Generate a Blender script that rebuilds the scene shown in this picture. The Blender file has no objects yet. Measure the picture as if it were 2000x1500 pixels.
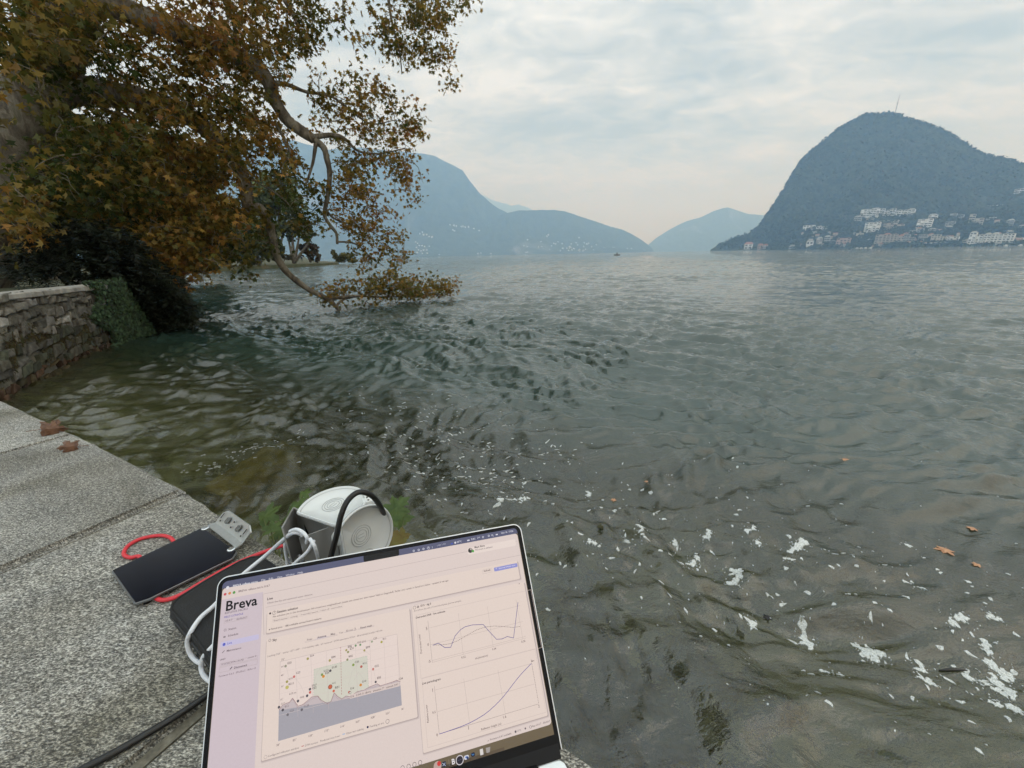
import bpy, bmesh, math, random
import numpy as np
from mathutils import Vector, Matrix, Euler
from mathutils.bvhtree import BVHTree
random.seed(7); rng = np.random.default_rng(7)
S = bpy.context.scene
C = S.collection

# ------------------------------------------------------------------ camera
CAM_H = 1.40                       # eye above the lake, metres
FPX = 800.0                        # focal length in pixels of the 2000 px wide frame
RIGHT = Vector((0.999826245, -0.00561989, -0.0177735))
DOWN = Vector((-0.0186408, -0.3014306, -0.9533059))
FWD = Vector((0.0, 0.95347156, -0.30148299))
cam_d = bpy.data.cameras.new('camera'); cam = bpy.data.objects.new('camera', cam_d); C.objects.link(cam)
m3 = Matrix((RIGHT, -DOWN, -FWD)).transposed()
cam.matrix_world = Matrix.Translation((0, 0, CAM_H)) @ m3.to_4x4()
cam_d.sensor_width = 36.0; cam_d.lens = 36.0 * FPX / 2000.0
cam_d.clip_start = 0.02; cam_d.clip_end = 60000
S.camera = cam

# ------------------------------------------------------------------ sky and sun
SUN_AZ, SUN_EL = math.radians(122), math.radians(34)      # azimuth from +Y towards +X
W = bpy.data.worlds.new('World'); S.world = W; W.use_nodes = True
nt = W.node_tree; nt.nodes.clear()
def wn(t, **k):
    n = nt.nodes.new(t)
    for a, b in k.items(): setattr(n, a, b)
    return n
L = nt.links.new
out = wn('ShaderNodeOutputWorld'); bg = wn('ShaderNodeBackground'); bg.inputs['Strength'].default_value = 0.10
sky = wn('ShaderNodeTexSky', sky_type='NISHITA'); sky.sun_disc = False
sky.sun_elevation = SUN_EL; sky.sun_rotation = SUN_AZ; sky.altitude = 270; sky.dust_density = 2.5
tc = wn('ShaderNodeTexCoord'); sep = wn('ShaderNodeSeparateXYZ'); L(tc.outputs['Generated'], sep.inputs[0])
# project the view direction on a cloud deck
zz = wn('ShaderNodeMath', operation='MAXIMUM'); L(sep.outputs[2], zz.inputs[0]); zz.inputs[1].default_value = 0.0
za = wn('ShaderNodeMath', operation='ADD'); L(zz.outputs[0], za.inputs[0]); za.inputs[1].default_value = 0.16
dx = wn('ShaderNodeMath', operation='DIVIDE'); L(sep.outputs[0], dx.inputs[0]); L(za.outputs[0], dx.inputs[1])
dy = wn('ShaderNodeMath', operation='DIVIDE'); L(sep.outputs[1], dy.inputs[0]); L(za.outputs[0], dy.inputs[1])
cb = wn('ShaderNodeCombineXYZ'); L(dx.outputs[0], cb.inputs[0]); L(dy.outputs[0], cb.inputs[1])
mp = wn('ShaderNodeMapping'); mp.inputs['Rotation'].default_value = (0, 0, math.radians(-28)); mp.inputs['Scale'].default_value = (1.0, 1.55, 1.0)
L(cb.outputs[0], mp.inputs[0])
n1 = wn('ShaderNodeTexNoise'); n1.inputs['Scale'].default_value = 1.15; n1.inputs['Detail'].default_value = 6; n1.inputs['Roughness'].default_value = 0.55; n1.inputs['Distortion'].default_value = 0.35
n2 = wn('ShaderNodeTexNoise'); n2.inputs['Scale'].default_value = 4.6; n2.inputs['Detail'].default_value = 5; n2.inputs['Roughness'].default_value = 0.55; n2.inputs['Distortion'].default_value = 0.9
L(mp.outputs[0], n1.inputs['Vector']); L(mp.outputs[0], n2.inputs['Vector'])
mxn = wn('ShaderNodeMix', data_type='FLOAT'); mxn.inputs['Factor'].default_value = 0.42
L(n1.outputs[0], mxn.inputs['A']); L(n2.outputs[0], mxn.inputs['B'])
cr = wn('ShaderNodeValToRGB'); e = cr.color_ramp.elements
e[0].position = 0.39; e[0].color = (0.36, 0.405, 0.412, 1); e[1].position = 0.62; e[1].color = (0.80, 0.82, 0.81, 1)
x = e.new(0.50); x.color = (0.555, 0.588, 0.582, 1)
L(mxn.outputs['Result'], cr.inputs[0])
# towards the horizon the deck melts into warm even haze
hz = wn('ShaderNodeMapRange', interpolation_type='SMOOTHSTEP'); L(sep.outputs[2], hz.inputs['Value'])
hz.inputs['From Min'].default_value = 0.0; hz.inputs['From Max'].default_value = 0.27; hz.inputs['To Min'].default_value = 1.0; hz.inputs['To Max'].default_value = 0.0
mh = wn('ShaderNodeMix', data_type='RGBA'); L(hz.outputs[0], mh.inputs['Factor']); L(cr.outputs[0], mh.inputs['A']); mh.inputs['B'].default_value = (0.66, 0.645, 0.635, 1)
zb = wn('ShaderNodeMapRange', interpolation_type='SMOOTHSTEP'); L(sep.outputs[2], zb.inputs['Value'])      # overcast skies grow brighter to the zenith
zb.inputs['From Min'].default_value = 0.30; zb.inputs['From Max'].default_value = 1.0; zb.inputs['To Min'].default_value = 10.0; zb.inputs['To Max'].default_value = 21.5
hz2 = wn('ShaderNodeMapRange'); L(sep.outputs[2], hz2.inputs['Value']); hz2.inputs['From Min'].default_value = 0.35; hz2.inputs['From Max'].default_value = 1.0
sc10 = wn('ShaderNodeVectorMath', operation='SCALE'); zt_ = wn('ShaderNodeMix', data_type='RGBA', blend_type='MULTIPLY'); L(hz2.outputs[0], zt_.inputs['Factor']); L(mh.outputs['Result'], zt_.inputs['A']); zt_.inputs['B'].default_value = (0.88, 0.965, 1.05, 1)
L(zt_.outputs['Result'], sc10.inputs[0]); L(zb.outputs[0], sc10.inputs['Scale'])
ms = wn('ShaderNodeMix', data_type='RGBA'); ms.inputs['Factor'].default_value = 0.90
L(sky.outputs[0], ms.inputs['A']); L(sc10.outputs[0], ms.inputs['B'])
L(ms.outputs['Result'], bg.inputs['Color']); L(bg.outputs[0], out.inputs['Surface'])

sun_d = bpy.data.lights.new('sun', 'SUN'); sun = bpy.data.objects.new('sun', sun_d); C.objects.link(sun)
sun_d.energy = 0.6; sun_d.angle = math.radians(85); sun_d.color = (1.0, 0.93, 0.84)
sdir = Vector((math.sin(SUN_AZ) * math.cos(SUN_EL), math.cos(SUN_AZ) * math.cos(SUN_EL), math.sin(SUN_EL)))
sun.rotation_euler = sdir.to_track_quat('Z', 'Y').to_euler(); sun.location = (0, 0, 50)

S.view_settings.view_transform = 'Standard'; S.view_settings.look = 'None'
S.view_settings.exposure = 0.45; S.view_settings.gamma = 1.0; S.view_settings.use_curve_mapping = False
S.render.engine = 'CYCLES'
cy = S.cycles
cy.use_denoising = True; cy.denoiser = 'OPENIMAGEDENOISE'; cy.max_bounces = 8; cy.diffuse_bounces = 2; cy.glossy_bounces = 3
cy.transmission_bounces = 5; cy.transparent_max_bounces = 8; cy.volume_bounces = 4; cy.caustics_reflective = False; cy.caustics_refractive = True
cy.use_adaptive_sampling = True; cy.adaptive_threshold = 0.015; cy.sample_clamp_indirect = 6

# ------------------------------------------------------------------ measuring helpers
CAMP = Vector((0, 0, CAM_H))
def ray(px, py): return (RIGHT * (px - 1000) + DOWN * (py - 750) + FWD * FPX)
def onz(px, py, z):                      # the point of a level plane that shows at a pixel
    d = ray(px, py); return CAMP + d * ((z - CAM_H) / d.z)
def aty(px, py, Y):                      # the point Y metres ahead
    d = ray(px, py); return CAMP + d * (Y / d.y)
def atr(px, py, D):                      # the point at ground distance D
    d = ray(px, py); return CAMP + d * (D / math.hypot(d.x, d.y))
def proj(p):
    v = Vector(p) - CAMP; z = v.dot(FWD)
    return (1000 + FPX * v.dot(RIGHT) / z, 750 + FPX * v.dot(DOWN) / z)

# ------------------------------------------------------------------ object helpers
def tag(o, label=None, cat=None, group=None, kind=None):
    if label: o['label'] = label
    if cat: o['category'] = cat
    if group: o['group'] = group
    if kind: o['kind'] = kind
    return o
def link(name, me, mat=None, parent=None):
    o = bpy.data.objects.new(name, me); C.objects.link(o)
    if mat is not None and me is not None and len(me.materials) == 0: me.materials.append(mat)
    if parent is not None: o.parent = parent
    return o
def empty(name, loc=(0, 0, 0)):
    o = bpy.data.objects.new(name, None); C.objects.link(o); o.location = loc; o.empty_display_size = 0.1
    return o
def child(name, me, mat, parent):
    """mesh given in world space, parented to an unrotated empty without moving"""
    o = link(name, me, mat, parent)
    p = parent; off = Vector((0, 0, 0))
    while p is not None: off += p.location; p = p.parent
    o.location = -off
    return o
class MB:
    def __init__(s): s.v = []; s.f = []; s.c = []
    def add(s, vs, fs, col=None):
        b = len(s.v); s.v.extend([tuple(v) for v in vs]); s.f.extend([tuple(i + b for i in f) for f in fs])
        if col is not None: s.c.extend([col] * len(vs))
    def box(s, c, h, M=None, col=None):
        vs = [Vector((x * h[0], y * h[1], z * h[2])) for x in (-1, 1) for y in (-1, 1) for z in (-1, 1)]
        if M is not None: vs = [M @ v for v in vs]
        vs = [v + Vector(c) for v in vs]
        s.add(vs, [(0, 1, 3, 2), (4, 6, 7, 5), (0, 4, 5, 1), (2, 3, 7, 6), (0, 2, 6, 4), (1, 5, 7, 3)], col)
    def tube(s, pts, rad, n=8, cap=True, col=None):
        pts = [Vector(p) for p in pts]; k = len(pts)
        if not hasattr(rad, '__len__'): rad = [rad] * k
        T = []
        for i in range(k):
            t = pts[min(i + 1, k - 1)] - pts[max(i - 1, 0)]
            T.append(t.normalized() if t.length > 1e-9 else Vector((0, 0, 1)))
        up = Vector((0, 0, 1)) if abs(T[0].z) < 0.9 else Vector((1, 0, 0))
        u = T[0].cross(up).normalized(); vs = []
        for i in range(k):
            u = (u - T[i] * u.dot(T[i])).normalized(); w = T[i].cross(u)
            for j in range(n):
                a = 2 * math.pi * j / n
                vs.append(pts[i] + (u * math.cos(a) + w * math.sin(a)) * rad[i])
        fs = [(i * n + j, i * n + (j + 1) % n, (i + 1) * n + (j + 1) % n, (i + 1) * n + j) for i in range(k - 1) for j in range(n)]
        if cap:
            fs.append(tuple(range(n - 1, -1, -1))); fs.append(tuple((k - 1) * n + j for j in range(n)))
        s.add(vs, fs, col)
    def poly(s, vs, col=None): s.add(vs, [tuple(range(len(vs)))], col)
    def prism(s, bot, top, col=None):
        n = len(bot)
        s.add(list(bot) + list(top), [tuple(range(n - 1, -1, -1)), tuple(range(n, 2 * n))] + [(i, (i + 1) % n, n + (i + 1) % n, n + i) for i in range(n)], col)
    def mesh(s, name, smooth=False):
        me = bpy.data.meshes.new(name); me.from_pydata(s.v, [], s.f); me.update()
        if s.c and len(s.c) == len(s.v):
            a = me.color_attributes.new('tint', 'FLOAT_COLOR', 'POINT')
            a.data.foreach_set('color', np.array([(c[0], c[1], c[2], 1.0) for c in s.c], dtype=np.float32).ravel())
        if smooth: me.polygons.foreach_set('use_smooth', [True] * len(me.polygons))
        return me
def catmull(P, n=6):
    P = [Vector(p) for p in P]; out = []
    Q = [P[0] * 2 - P[1]] + P + [P[-1] * 2 - P[-2]]
    for i in range(1, len(Q) - 2):
        a, b, c, d = Q[i - 1:i + 3]
        for k in range(n):
            t = k / n
            out.append(0.5 * ((2 * b) + (c - a) * t + (2 * a - 5 * b + 4 * c - d) * t * t + (3 * b - a - 3 * c + d) * t ** 3))
    out.append(P[-1]); return out
def bevelled(me, w, seg=2):
    bm = bmesh.new(); bm.from_mesh(me)
    bmesh.ops.bevel(bm, geom=list(bm.edges), offset=w, segments=seg, affect='EDGES', profile=0.6, clamp_overlap=True)
    bm.to_mesh(me); bm.free(); return me

# ------------------------------------------------------------------ materials
class NT:
    def __init__(s, name):
        s.m = bpy.data.materials.new(name); s.m.use_nodes = True; s.t = s.m.node_tree
        s.b = s.t.nodes['Principled BSDF']; s.o = s.t.nodes['Material Output']
    def n(s, t, **k):
        x = s.t.nodes.new(t)
        for a, b in k.items():
            if a in x.inputs: x.inputs[a].default_value = b
            else: setattr(x, a, b)
        return x
    def l(s, a, b): s.t.links.new(a, b)
    def set(s, **k):
        for a, b in k.items(): s.b.inputs[a.replace('_', ' ')].default_value = b
        return s
    def ramp(s, src, stops):
        r = s.n('ShaderNodeValToRGB'); e = r.color_ramp.elements
        while len(e) > 1: e.remove(e[-1])
        e[0].position = stops[0][0]; e[0].color = (*stops[0][1], 1)
        for p, c in stops[1:]:
            q = e.new(p); q.color = (*c, 1)
        s.l(src, r.inputs[0]); return r
    def noise(s, scale, detail=4, rough=0.55, vec=None, dist=0.0):
        x = s.n('ShaderNodeTexNoise'); x.inputs['Scale'].default_value = scale; x.inputs['Detail'].default_value = detail
        x.inputs['Roughness'].default_value = rough; x.inputs['Distortion'].default_value = dist
        if vec is not None: s.l(vec, x.inputs['Vector'])
        return x
    def coord(s, kind='Object', scale=(1, 1, 1), rot=(0, 0, 0)):
        t = s.n('ShaderNodeTexCoord'); m = s.n('ShaderNodeMapping'); m.inputs['Scale'].default_value = scale; m.inputs['Rotation'].default_value = rot
        s.l(t.outputs[kind], m.inputs[0]); return m.outputs[0]
    def pos(s, scale=(1, 1, 1), rot=(0, 0, 0)):
        t = s.n('ShaderNodeNewGeometry'); m = s.n('ShaderNodeMapping'); m.inputs['Scale'].default_value = scale; m.inputs['Rotation'].default_value = rot
        s.l(t.outputs['Position'], m.inputs[0]); return m.outputs[0]
    def bump(s, h, strength, dist):
        b = s.n('ShaderNodeBump'); b.inputs['Strength'].default_value = strength; b.inputs['Distance'].default_value = dist
        s.l(h, b.inputs['Height']); s.l(b.outputs[0], s.b.inputs['Normal']); return b
def mat(name, col, rough=0.6, metal=0.0, var=0.12, nscale=20, bump=0.0, spec=0.5):
    """plain surface with slight procedural mottling"""
    t = NT(name); t.set(Roughness=rough, Metallic=metal); t.b.inputs['Specular IOR Level'].default_value = spec
    nz = t.noise(nscale, 4, 0.6, t.pos())
    lo = tuple(c * (1 - var) for c in col); hi = tuple(min(1, c * (1 + var)) for c in col)
    r = t.ramp(nz.outputs[0], [(0.3, lo), (0.7, hi)]); t.l(r.outputs[0], t.b.inputs['Base Color'])
    if bump: t.bump(nz.outputs[0], bump, 0.01)
    return t.m
def tinted(name, rough=0.7, trans=0.0, spec=0.3, var=0.25, nscale=30):
    """colour from the piece's own 'tint' attribute, varied by noise; optional leaf translucency"""
    t = NT(name); t.set(Roughness=rough); t.b.inputs['Specular IOR Level'].default_value = spec
    a = t.n('ShaderNodeAttribute'); a.attribute_name = 'tint'
    nz = t.noise(nscale, 3, 0.6, t.pos()); mr = t.n('ShaderNodeMapRange'); t.l(nz.outputs[0], mr.inputs[0])
    mr.inputs['From Min'].default_value = 0.3; mr.inputs['From Max'].default_value = 0.7
    mr.inputs['To Min'].default_value = 1 - var; mr.inputs['To Max'].default_value = 1 + var
    s = t.n('ShaderNodeVectorMath', operation='SCALE'); t.l(a.outputs['Color'], s.inputs[0]); t.l(mr.outputs[0], s.inputs['Scale'])
    t.l(s.outputs[0], t.b.inputs['Base Color'])
    if trans:
        tr = t.n('ShaderNodeBsdfTranslucent'); mx = t.n('ShaderNodeMixShader'); mx.inputs[0].default_value = trans
        t.l(s.outputs[0], tr.inputs[0]); t.l(t.b.outputs[0], mx.inputs[1]); t.l(tr.outputs[0], mx.inputs[2]); t.l(mx.outputs[0], t.o.inputs['Surface'])
    return t.m
# ================================================================== the lake
ZL = 0.922                                     # top of the granite ledge above the water
wr = np.random.default_rng(21)
NW = 84
lam = np.exp(wr.uniform(np.log(0.12), np.log(2.8), NW)); lam.sort()
wth = math.radians(-112) + wr.normal(0, 0.50, NW)             # wind-driven, roughly towards the quay
wth[:20] += wr.normal(0, 0.7, 20)
wk = 2 * np.pi / lam; wkx = wk * np.cos(wth); wky = wk * np.sin(wth); wph = wr.uniform(0, 6.28, NW)
wam = 0.0072 * lam ** 0.92 * wr.uniform(0.6, 1.35, NW) * (1 + 1.5 * np.exp(-(np.log(lam / 0.27) / 0.75) ** 2)) * np.minimum(1, (0.9 / lam) ** 0.5)
def wave(x, y, cell=None):
    x = np.asarray(x, dtype=np.float64); y = np.asarray(y, dtype=np.float64)
    h = np.zeros_like(x)
    # slow warping keeps crests short and broken
    gx = x + 0.35 * np.sin(0.9 * y + 0.4 * x) + 0.12 * np.sin(2.7 * x - 1.9 * y + 1.0)
    gy = y + 0.35 * np.sin(0.8 * x - 0.5 * y + 2.0) + 0.12 * np.sin(2.2 * x + 2.9 * y)
    gust = 0.75 + 0.35 * np.sin(0.21 * x + 0.13 * y + 1.0) * np.sin(0.17 * y - 0.09 * x)
    for i in range(NW):
        a = wam[i]
        if cell is not None: a = a * np.clip(lam[i] / (cell * 2.2) - 0.7, 0, 1)
        p = gx * wkx[i] + gy * wky[i] + wph[i]
        s = 0.5 + 0.5 * np.sin(p)
        grp = 0.62 + 0.62 * np.sin(0.13 * p + 0.21 * (gx * wky[i] - gy * wkx[i]) + 2.3 * i)       # waves travel in groups
        h += a * grp * (2 * s ** 2.6 - 0.66)
    # calmer in the lee close to the quay
    d = 0.49 * x + 0.87 * y                       # distance out from the edge line (about 0.33 at the edge)
    lee = np.clip((d - 0.2) / 2.4, 0.0, 1.0)
    far = np.clip((np.hypot(x, y) - 5) / 14, 0, 1)
    return h * gust * (0.55 + 0.45 * lee) * (1 - 0.12 * far * far * (3 - 2 * far))
def zwater(x, y): return float(wave(np.array([x]), np.array([y]))[0])

def lake_mesh():
    r = [0.25]
    while r[-1] < 520: r.append(r[-1] * 1.0052 if r[-1] > 1.1 else r[-1] + 0.0058)
    r = np.array(r); a = np.radians(np.concatenate([np.linspace(-110, -66, 23), np.linspace(-64, 64, 640), np.linspace(66, 176, 56)]))
    Rr, A = np.meshgrid(r, a, indexing='ij')
    X = Rr * np.sin(A); Y = Rr * np.cos(A)
    Z = wave(X, Y, Rr * 0.0052)
    nr, na = len(r), len(a)
    V = np.concatenate([np.stack([X, Y, Z], -1).reshape(-1, 3), np.stack([17000 * np.sin(a), 17000 * np.cos(a), 0 * a], -1)])     # last ring: far water to the mountains
    i = np.arange(nr)[:, None] * na + np.arange(na - 1)[None, :]
    F = np.stack([i, i + 1, i + na + 1, i + na], -1).reshape(-1, 4).astype(np.int32)
    me = bpy.data.meshes.new('lake'); me.vertices.add(len(V)); me.vertices.foreach_set('co', V.astype(np.float32).ravel())
    me.loops.add(F.size); me.loops.foreach_set('vertex_index', F.ravel()); me.polygons.add(len(F)); me.polygons.foreach_set('loop_start', np.arange(len(F), dtype=np.int32) * 4)
    me.update(calc_edges=True); me.polygons.foreach_set('use_smooth', np.ones(len(F), dtype=bool)); return me

t = NT('lake_water'); N = t
t.b.inputs['IOR'].default_value = 1.76; t.b.inputs['Roughness'].default_value = 0.02
t.b.inputs['Transmission Weight'].default_value = 1.0; t.b.inputs['Base Color'].default_value = (0.84, 0.92, 0.52, 1)
b2 = t.n('ShaderNodeBsdfPrincipled'); b2.inputs['IOR'].default_value = 1.76; b2.inputs['Roughness'].default_value = 0.025
geo = t.n('ShaderNodeNewGeometry'); sp = t.n('ShaderNodeSeparateXYZ'); t.l(geo.outputs['Position'], sp.inputs[0])
# murk: suspended green silt hides the bed as the lake deepens away from the edge
d1 = t.n('ShaderNodeVectorMath', operation='DOT_PRODUCT'); t.l(geo.outputs['Position'], d1.inputs[0]); d1.inputs[1].default_value = (0.49, 0.87, 0)
mk = t.n('ShaderNodeMapRange', interpolation_type='SMOOTHSTEP'); t.l(d1.outputs['Value'], mk.inputs[0])
mk.inputs['From Min'].default_value = 0.3; mk.inputs['From Max'].default_value = 4.0; mk.inputs['To Min'].default_value = 0.10; mk.inputs['To Max'].default_value = 0.97
mnz = t.noise(0.7, 3, 0.5, t.pos()); 
colr = t.ramp(mk.outputs[0], [(0.15, (0.070, 0.074, 0.036)), (0.60, (0.022, 0.029, 0.014)), (0.96, (0.021, 0.044, 0.034))])
t.l(colr.outputs[0], b2.inputs['Base Color'])
mx = t.n('ShaderNodeMixShader'); t.l(mk.outputs[0], mx.inputs[0]); t.l(t.b.outputs[0], mx.inputs[1]); t.l(b2.outputs[0], mx.inputs[2])
t.l(mx.outputs[0], t.o.inputs['Surface'])
# small ripples: fine ones near, broader ones that still read far out
bA = t.noise(6.0, 5, 0.62, t.pos(scale=(0.75, 1.3, 1), rot=(0, 0, 0.35)), 0.5)
bB = t.noise(1.1, 6, 0.68, t.pos(scale=(0.55, 1.5, 1), rot=(0, 0, 0.12)), 0.8)
dist = t.n('ShaderNodeVectorMath', operation='LENGTH'); t.l(geo.outputs['Position'], dist.inputs[0])
farm = t.n('ShaderNodeMapRange'); t.l(dist.outputs['Value'], farm.inputs[0]); farm.inputs['From Min'].default_value = 6; farm.inputs['From Max'].default_value = 60
farm.inputs['To Min'].default_value = 0.0; farm.inputs['To Max'].default_value = 1.0
bu1 = t.n('ShaderNodeBump'); nearm = t.n('ShaderNodeMapRange'); t.l(dist.outputs['Value'], nearm.inputs[0]); nearm.inputs['From Min'].default_value = 4; nearm.inputs['From Max'].default_value = 30; nearm.inputs['To Min'].default_value = 0.85; nearm.inputs['To Max'].default_value = 0.2
t.l(nearm.outputs[0], bu1.inputs['Strength']); bu1.inputs['Distance'].default_value = 0.020; t.l(bA.outputs[0], bu1.inputs['Height'])
bC = t.noise(21.0, 4, 0.6, t.pos(scale=(0.8, 1.25, 1), rot=(0, 0, -0.3)), 0.4)
bu0 = t.n('ShaderNodeBump'); bu0.inputs['Distance'].default_value = 0.0055; t.l(nearm.outputs[0], bu0.inputs['Strength']); t.l(bC.outputs[0], bu0.inputs['Height']); t.l(bu0.outputs[0], bu1.inputs['Normal'])
bu2 = t.n('ShaderNodeBump'); bu2.inputs['Distance'].default_value = 0.065; t.l(farm.outputs[0], bu2.inputs['Strength']); t.l(bB.outputs[0], bu2.inputs['Height']); t.l(bu1.outputs[0], bu2.inputs['Normal'])
bD = t.noise(0.26, 6, 0.70, t.pos(scale=(0.5, 1.7, 1), rot=(0, 0, 0.10)), 1.0); farm2 = t.n('ShaderNodeMapRange'); t.l(dist.outputs['Value'], farm2.inputs[0]); farm2.inputs['From Min'].default_value = 10; farm2.inputs['From Max'].default_value = 70
bu3 = t.n('ShaderNodeBump'); bu3.inputs['Distance'].default_value = 0.50; t.l(farm2.outputs[0], bu3.inputs['Strength']); t.l(bD.outputs[0], bu3.inputs['Height']); t.l(bu2.outputs[0], bu3.inputs['Normal'])
for b in (t.b, b2): t.l(bu3.outputs[0], b.inputs['Normal'])
lake = tag(link('lake_water', lake_mesh(), t.m), 'choppy grey green lake water reaching the mountains', None, None, 'structure')

# ------------------------------------------------------------------ lake bed
def bed_z(d): return -0.42 - 0.22 * max(0, d - 0.2) if d < 3 else (-1.04 - 0.62 * (d - 3) if d < 6 else -2.9 - 0.25 * min(d - 6, 30))
t = NT('lake_bed_silt'); t.set(Roughness=0.95)
nz = t.noise(2.6, 6, 0.62, t.pos(), 0.6); nf = t.noise(22, 4, 0.7, t.pos())
r1 = t.ramp(nz.outputs[0], [(0.32, (0.040, 0.042, 0.018)), (0.43, (0.21, 0.215, 0.115)), (0.55, (0.40, 0.40, 0.245)), (0.66, (0.31, 0.31, 0.17)), (0.78, (0.07, 0.072, 0.032))])
r2 = t.ramp(nf.outputs[0], [(0.35, (0.6, 0.6, 0.6)), (0.65, (1.2, 1.2, 1.15))])
mm = t.n('ShaderNodeMix', data_type='RGBA', blend_type='MULTIPLY'); mm.inputs['Factor'].default_value = 1
t.l(r1.outputs[0], mm.inputs['A']); t.l(r2.outputs[0], mm.inputs['B']); t.l(mm.outputs['Result'], t.b.inputs['Base Color'])
t.bump(nz.outputs[0], 0.8, 0.1)
mb = MB(); n = 90
gx = np.linspace(-14, 22, n); gy = np.linspace(-3, 33, n)
for j in range(n):
    for i in range(n):
        d = 0.49 * gx[i] + 0.87 * gy[j]
        mb.v.append((gx[i], gy[j], bed_z(d) + 0.10 * math.sin(gx[i] * 3.1 + gy[j]) * math.sin(gy[j] * 2.3)))
mb.f = [(j * n + i, j * n + i + 1, (j + 1) * n + i + 1, (j + 1) * n + i) for j in range(n - 1) for i in range(n - 1)]
tag(link('lake_bed', mb.mesh('lake_bed', True), t.m), 'olive silt lake bed seen through the shallows', None, None, 'structure')

mb = MB(); sr = random.Random(8)                      # cobbles and gravel on the bed
for _ in range(900):
    x, y = sr.uniform(-2.4, 3.6), sr.uniform(-0.4, 4.0); d = 0.49 * x + 0.87 * y
    if d < 0.3 or d > 4: continue
    r_ = sr.uniform(0.02, 0.075) * (1 if sr.random() < .85 else 1.8); z = bed_z(d) + 0.10 * math.sin(x * 3.1 + y) * math.sin(y * 2.3); k = 7; top = []; bot = []
    a0 = sr.uniform(0, 6)
    for q in range(k):
        a = a0 + 6.2832 * q / k; rr = r_ * sr.uniform(.75, 1.2); bot.append((x + rr * math.cos(a), y + rr * math.sin(a), z - .03)); top.append((x + rr * .62 * math.cos(a), y + rr * .62 * math.sin(a), z + r_ * sr.uniform(.35, .5)))
    g_ = sr.uniform(.5, 1.5); c_ = sr.choice([(.20, .19, .12), (.28, .27, .20), (.10, .10, .05), (.16, .17, .10)])
    b0_ = len(mb.v); mb.v += bot + top; mb.f += [(b0_ + q, b0_ + (q + 1) % k, b0_ + k + (q + 1) % k, b0_ + k + q) for q in range(k)] + [tuple(b0_ + k + q for q in range(k))]; mb.c += [tuple(v * g_ for v in c_)] * (2 * k)
tag(link('bed_gravel', mb.mesh('bed_gravel', True), tinted('bed_cobble', .9)), 'olive cobbles on the shallow lake bed', None, None, 'stuff')

# dark water weed lying in the shallows
mb = MB(); wg = random.Random(3)
for (px, py, k, sp_, zz_) in [(1000, 930, 150, 0.30, -0.22), (930, 960, 120, 0.25, -0.2), (880, 890, 90, 0.3, -0.25), (1050, 1000, 70, 0.2, -0.25), (1110, 1200, 60, 0.10, -0.25), (1150, 1300, 60, 0.10, -0.25), (1215, 1440, 70, 0.13, -0.24), (1330, 1350, 22, 0.07, -0.3), (1120, 1420, 60, 0.12, -0.22),
                          (1180, 1050, 16, 0.04, -0.2), (1420, 1440, 22, 0.10, -0.28), (1340, 1460, 20, 0.09, -0.28), (830, 940, 110, 0.3, -0.25), (760, 930, 110, 0.35, -0.25), (650, 880, 100, 0.4, -0.3), (1270, 1470, 60, 0.1, -0.22)]:
    c = onz(px, py, zz_); a0 = wg.uniform(-0.5, 0.5) + 2.2
    for _ in range(k):
        p = c + Vector((wg.gauss(0, sp_ * 0.7), wg.gauss(0, sp_ * 0.7), wg.uniform(-0.10, 0.12)))
        a = a0 + wg.gauss(0, 0.6); l = wg.uniform(0.05, 0.15) * (0.7 + sp_ * 2); w_ = wg.uniform(0.008, 0.024) * (0.7 + sp_ * 2)
        d = Vector((math.cos(a), math.sin(a), wg.uniform(-0.2, 0.2))); s_ = Vector((-d.y, d.x, wg.uniform(-.3, .3))) * w_
        g = wg.uniform(0.5, 1.3)
        mb.add([p - d * l, p + s_, p + d * l, p - s_], [(0, 1, 2, 3)], (0.030 * g, 0.036 * g, 0.010 * g))
tag(link('water_weed', mb.mesh('water_weed'), tinted('weed_green', 0.8)), 'dark ragged water weed under the shallow water beside the ledge', None, None, 'stuff')

# sunken block by the ledge with amber algae
t = NT('algae_stone'); t.set(Roughness=0.8); nz = t.noise(6, 5, 0.65, t.pos())
r = t.ramp(nz.outputs[0], [(0.3, (0.10, 0.095, 0.015)), (0.5, (0.30, 0.23, 0.035)), (0.7, (0.46, 0.36, 0.08))]); t.l(r.outputs[0], t.b.inputs['Base Color']); t.bump(nz.outputs[0], 0.8, 0.05)
q = [onz(395, 968, -0.10), onz(556, 866, -0.12), onz(606, 905, -0.26), onz(455, 1002, -0.18)]
mb = MB(); mb.prism([Vector((v.x, v.y, -0.9)) for v in q], q)
tag(link('sunken_stone', bevelled(mb.mesh('sunken_stone'), 0.05, 2), t.m), 'amber algae covered stone block sunk beside the granite ledge', 'stone')

# foam flecks riding on the water
fm = NT('lake_foam'); fm.set(Roughness=0.55); nz = fm.noise(160, 3, 0.6, fm.pos()); r = fm.ramp(nz.outputs[0], [(0.3, (0.42, 0.44, 0.42)), (0.6, (0.72, 0.75, 0.73))]); fm.l(r.outputs[0], fm.b.inputs['Base Color']); fm.bump(nz.outputs[0], 0.6, 0.006)
hole = fm.noise(330, 2, 0.5, fm.pos()); hr_ = fm.ramp(hole.outputs[0], [(0.32, (0.55,) * 3), (0.46, (1,) * 3)]); tp_ = fm.n('ShaderNodeBsdfTransparent'); mxf = fm.n('ShaderNodeMixShader'); fm.l(hr_.outputs[0], mxf.inputs[0]); fm.l(tp_.outputs[0], mxf.inputs[1]); fm.l(fm.b.outputs[0], mxf.inputs[2]); fm.l(mxf.outputs[0], fm.o.inputs['Surface'])
mb = MB(); fr = random.Random(12)
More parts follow.
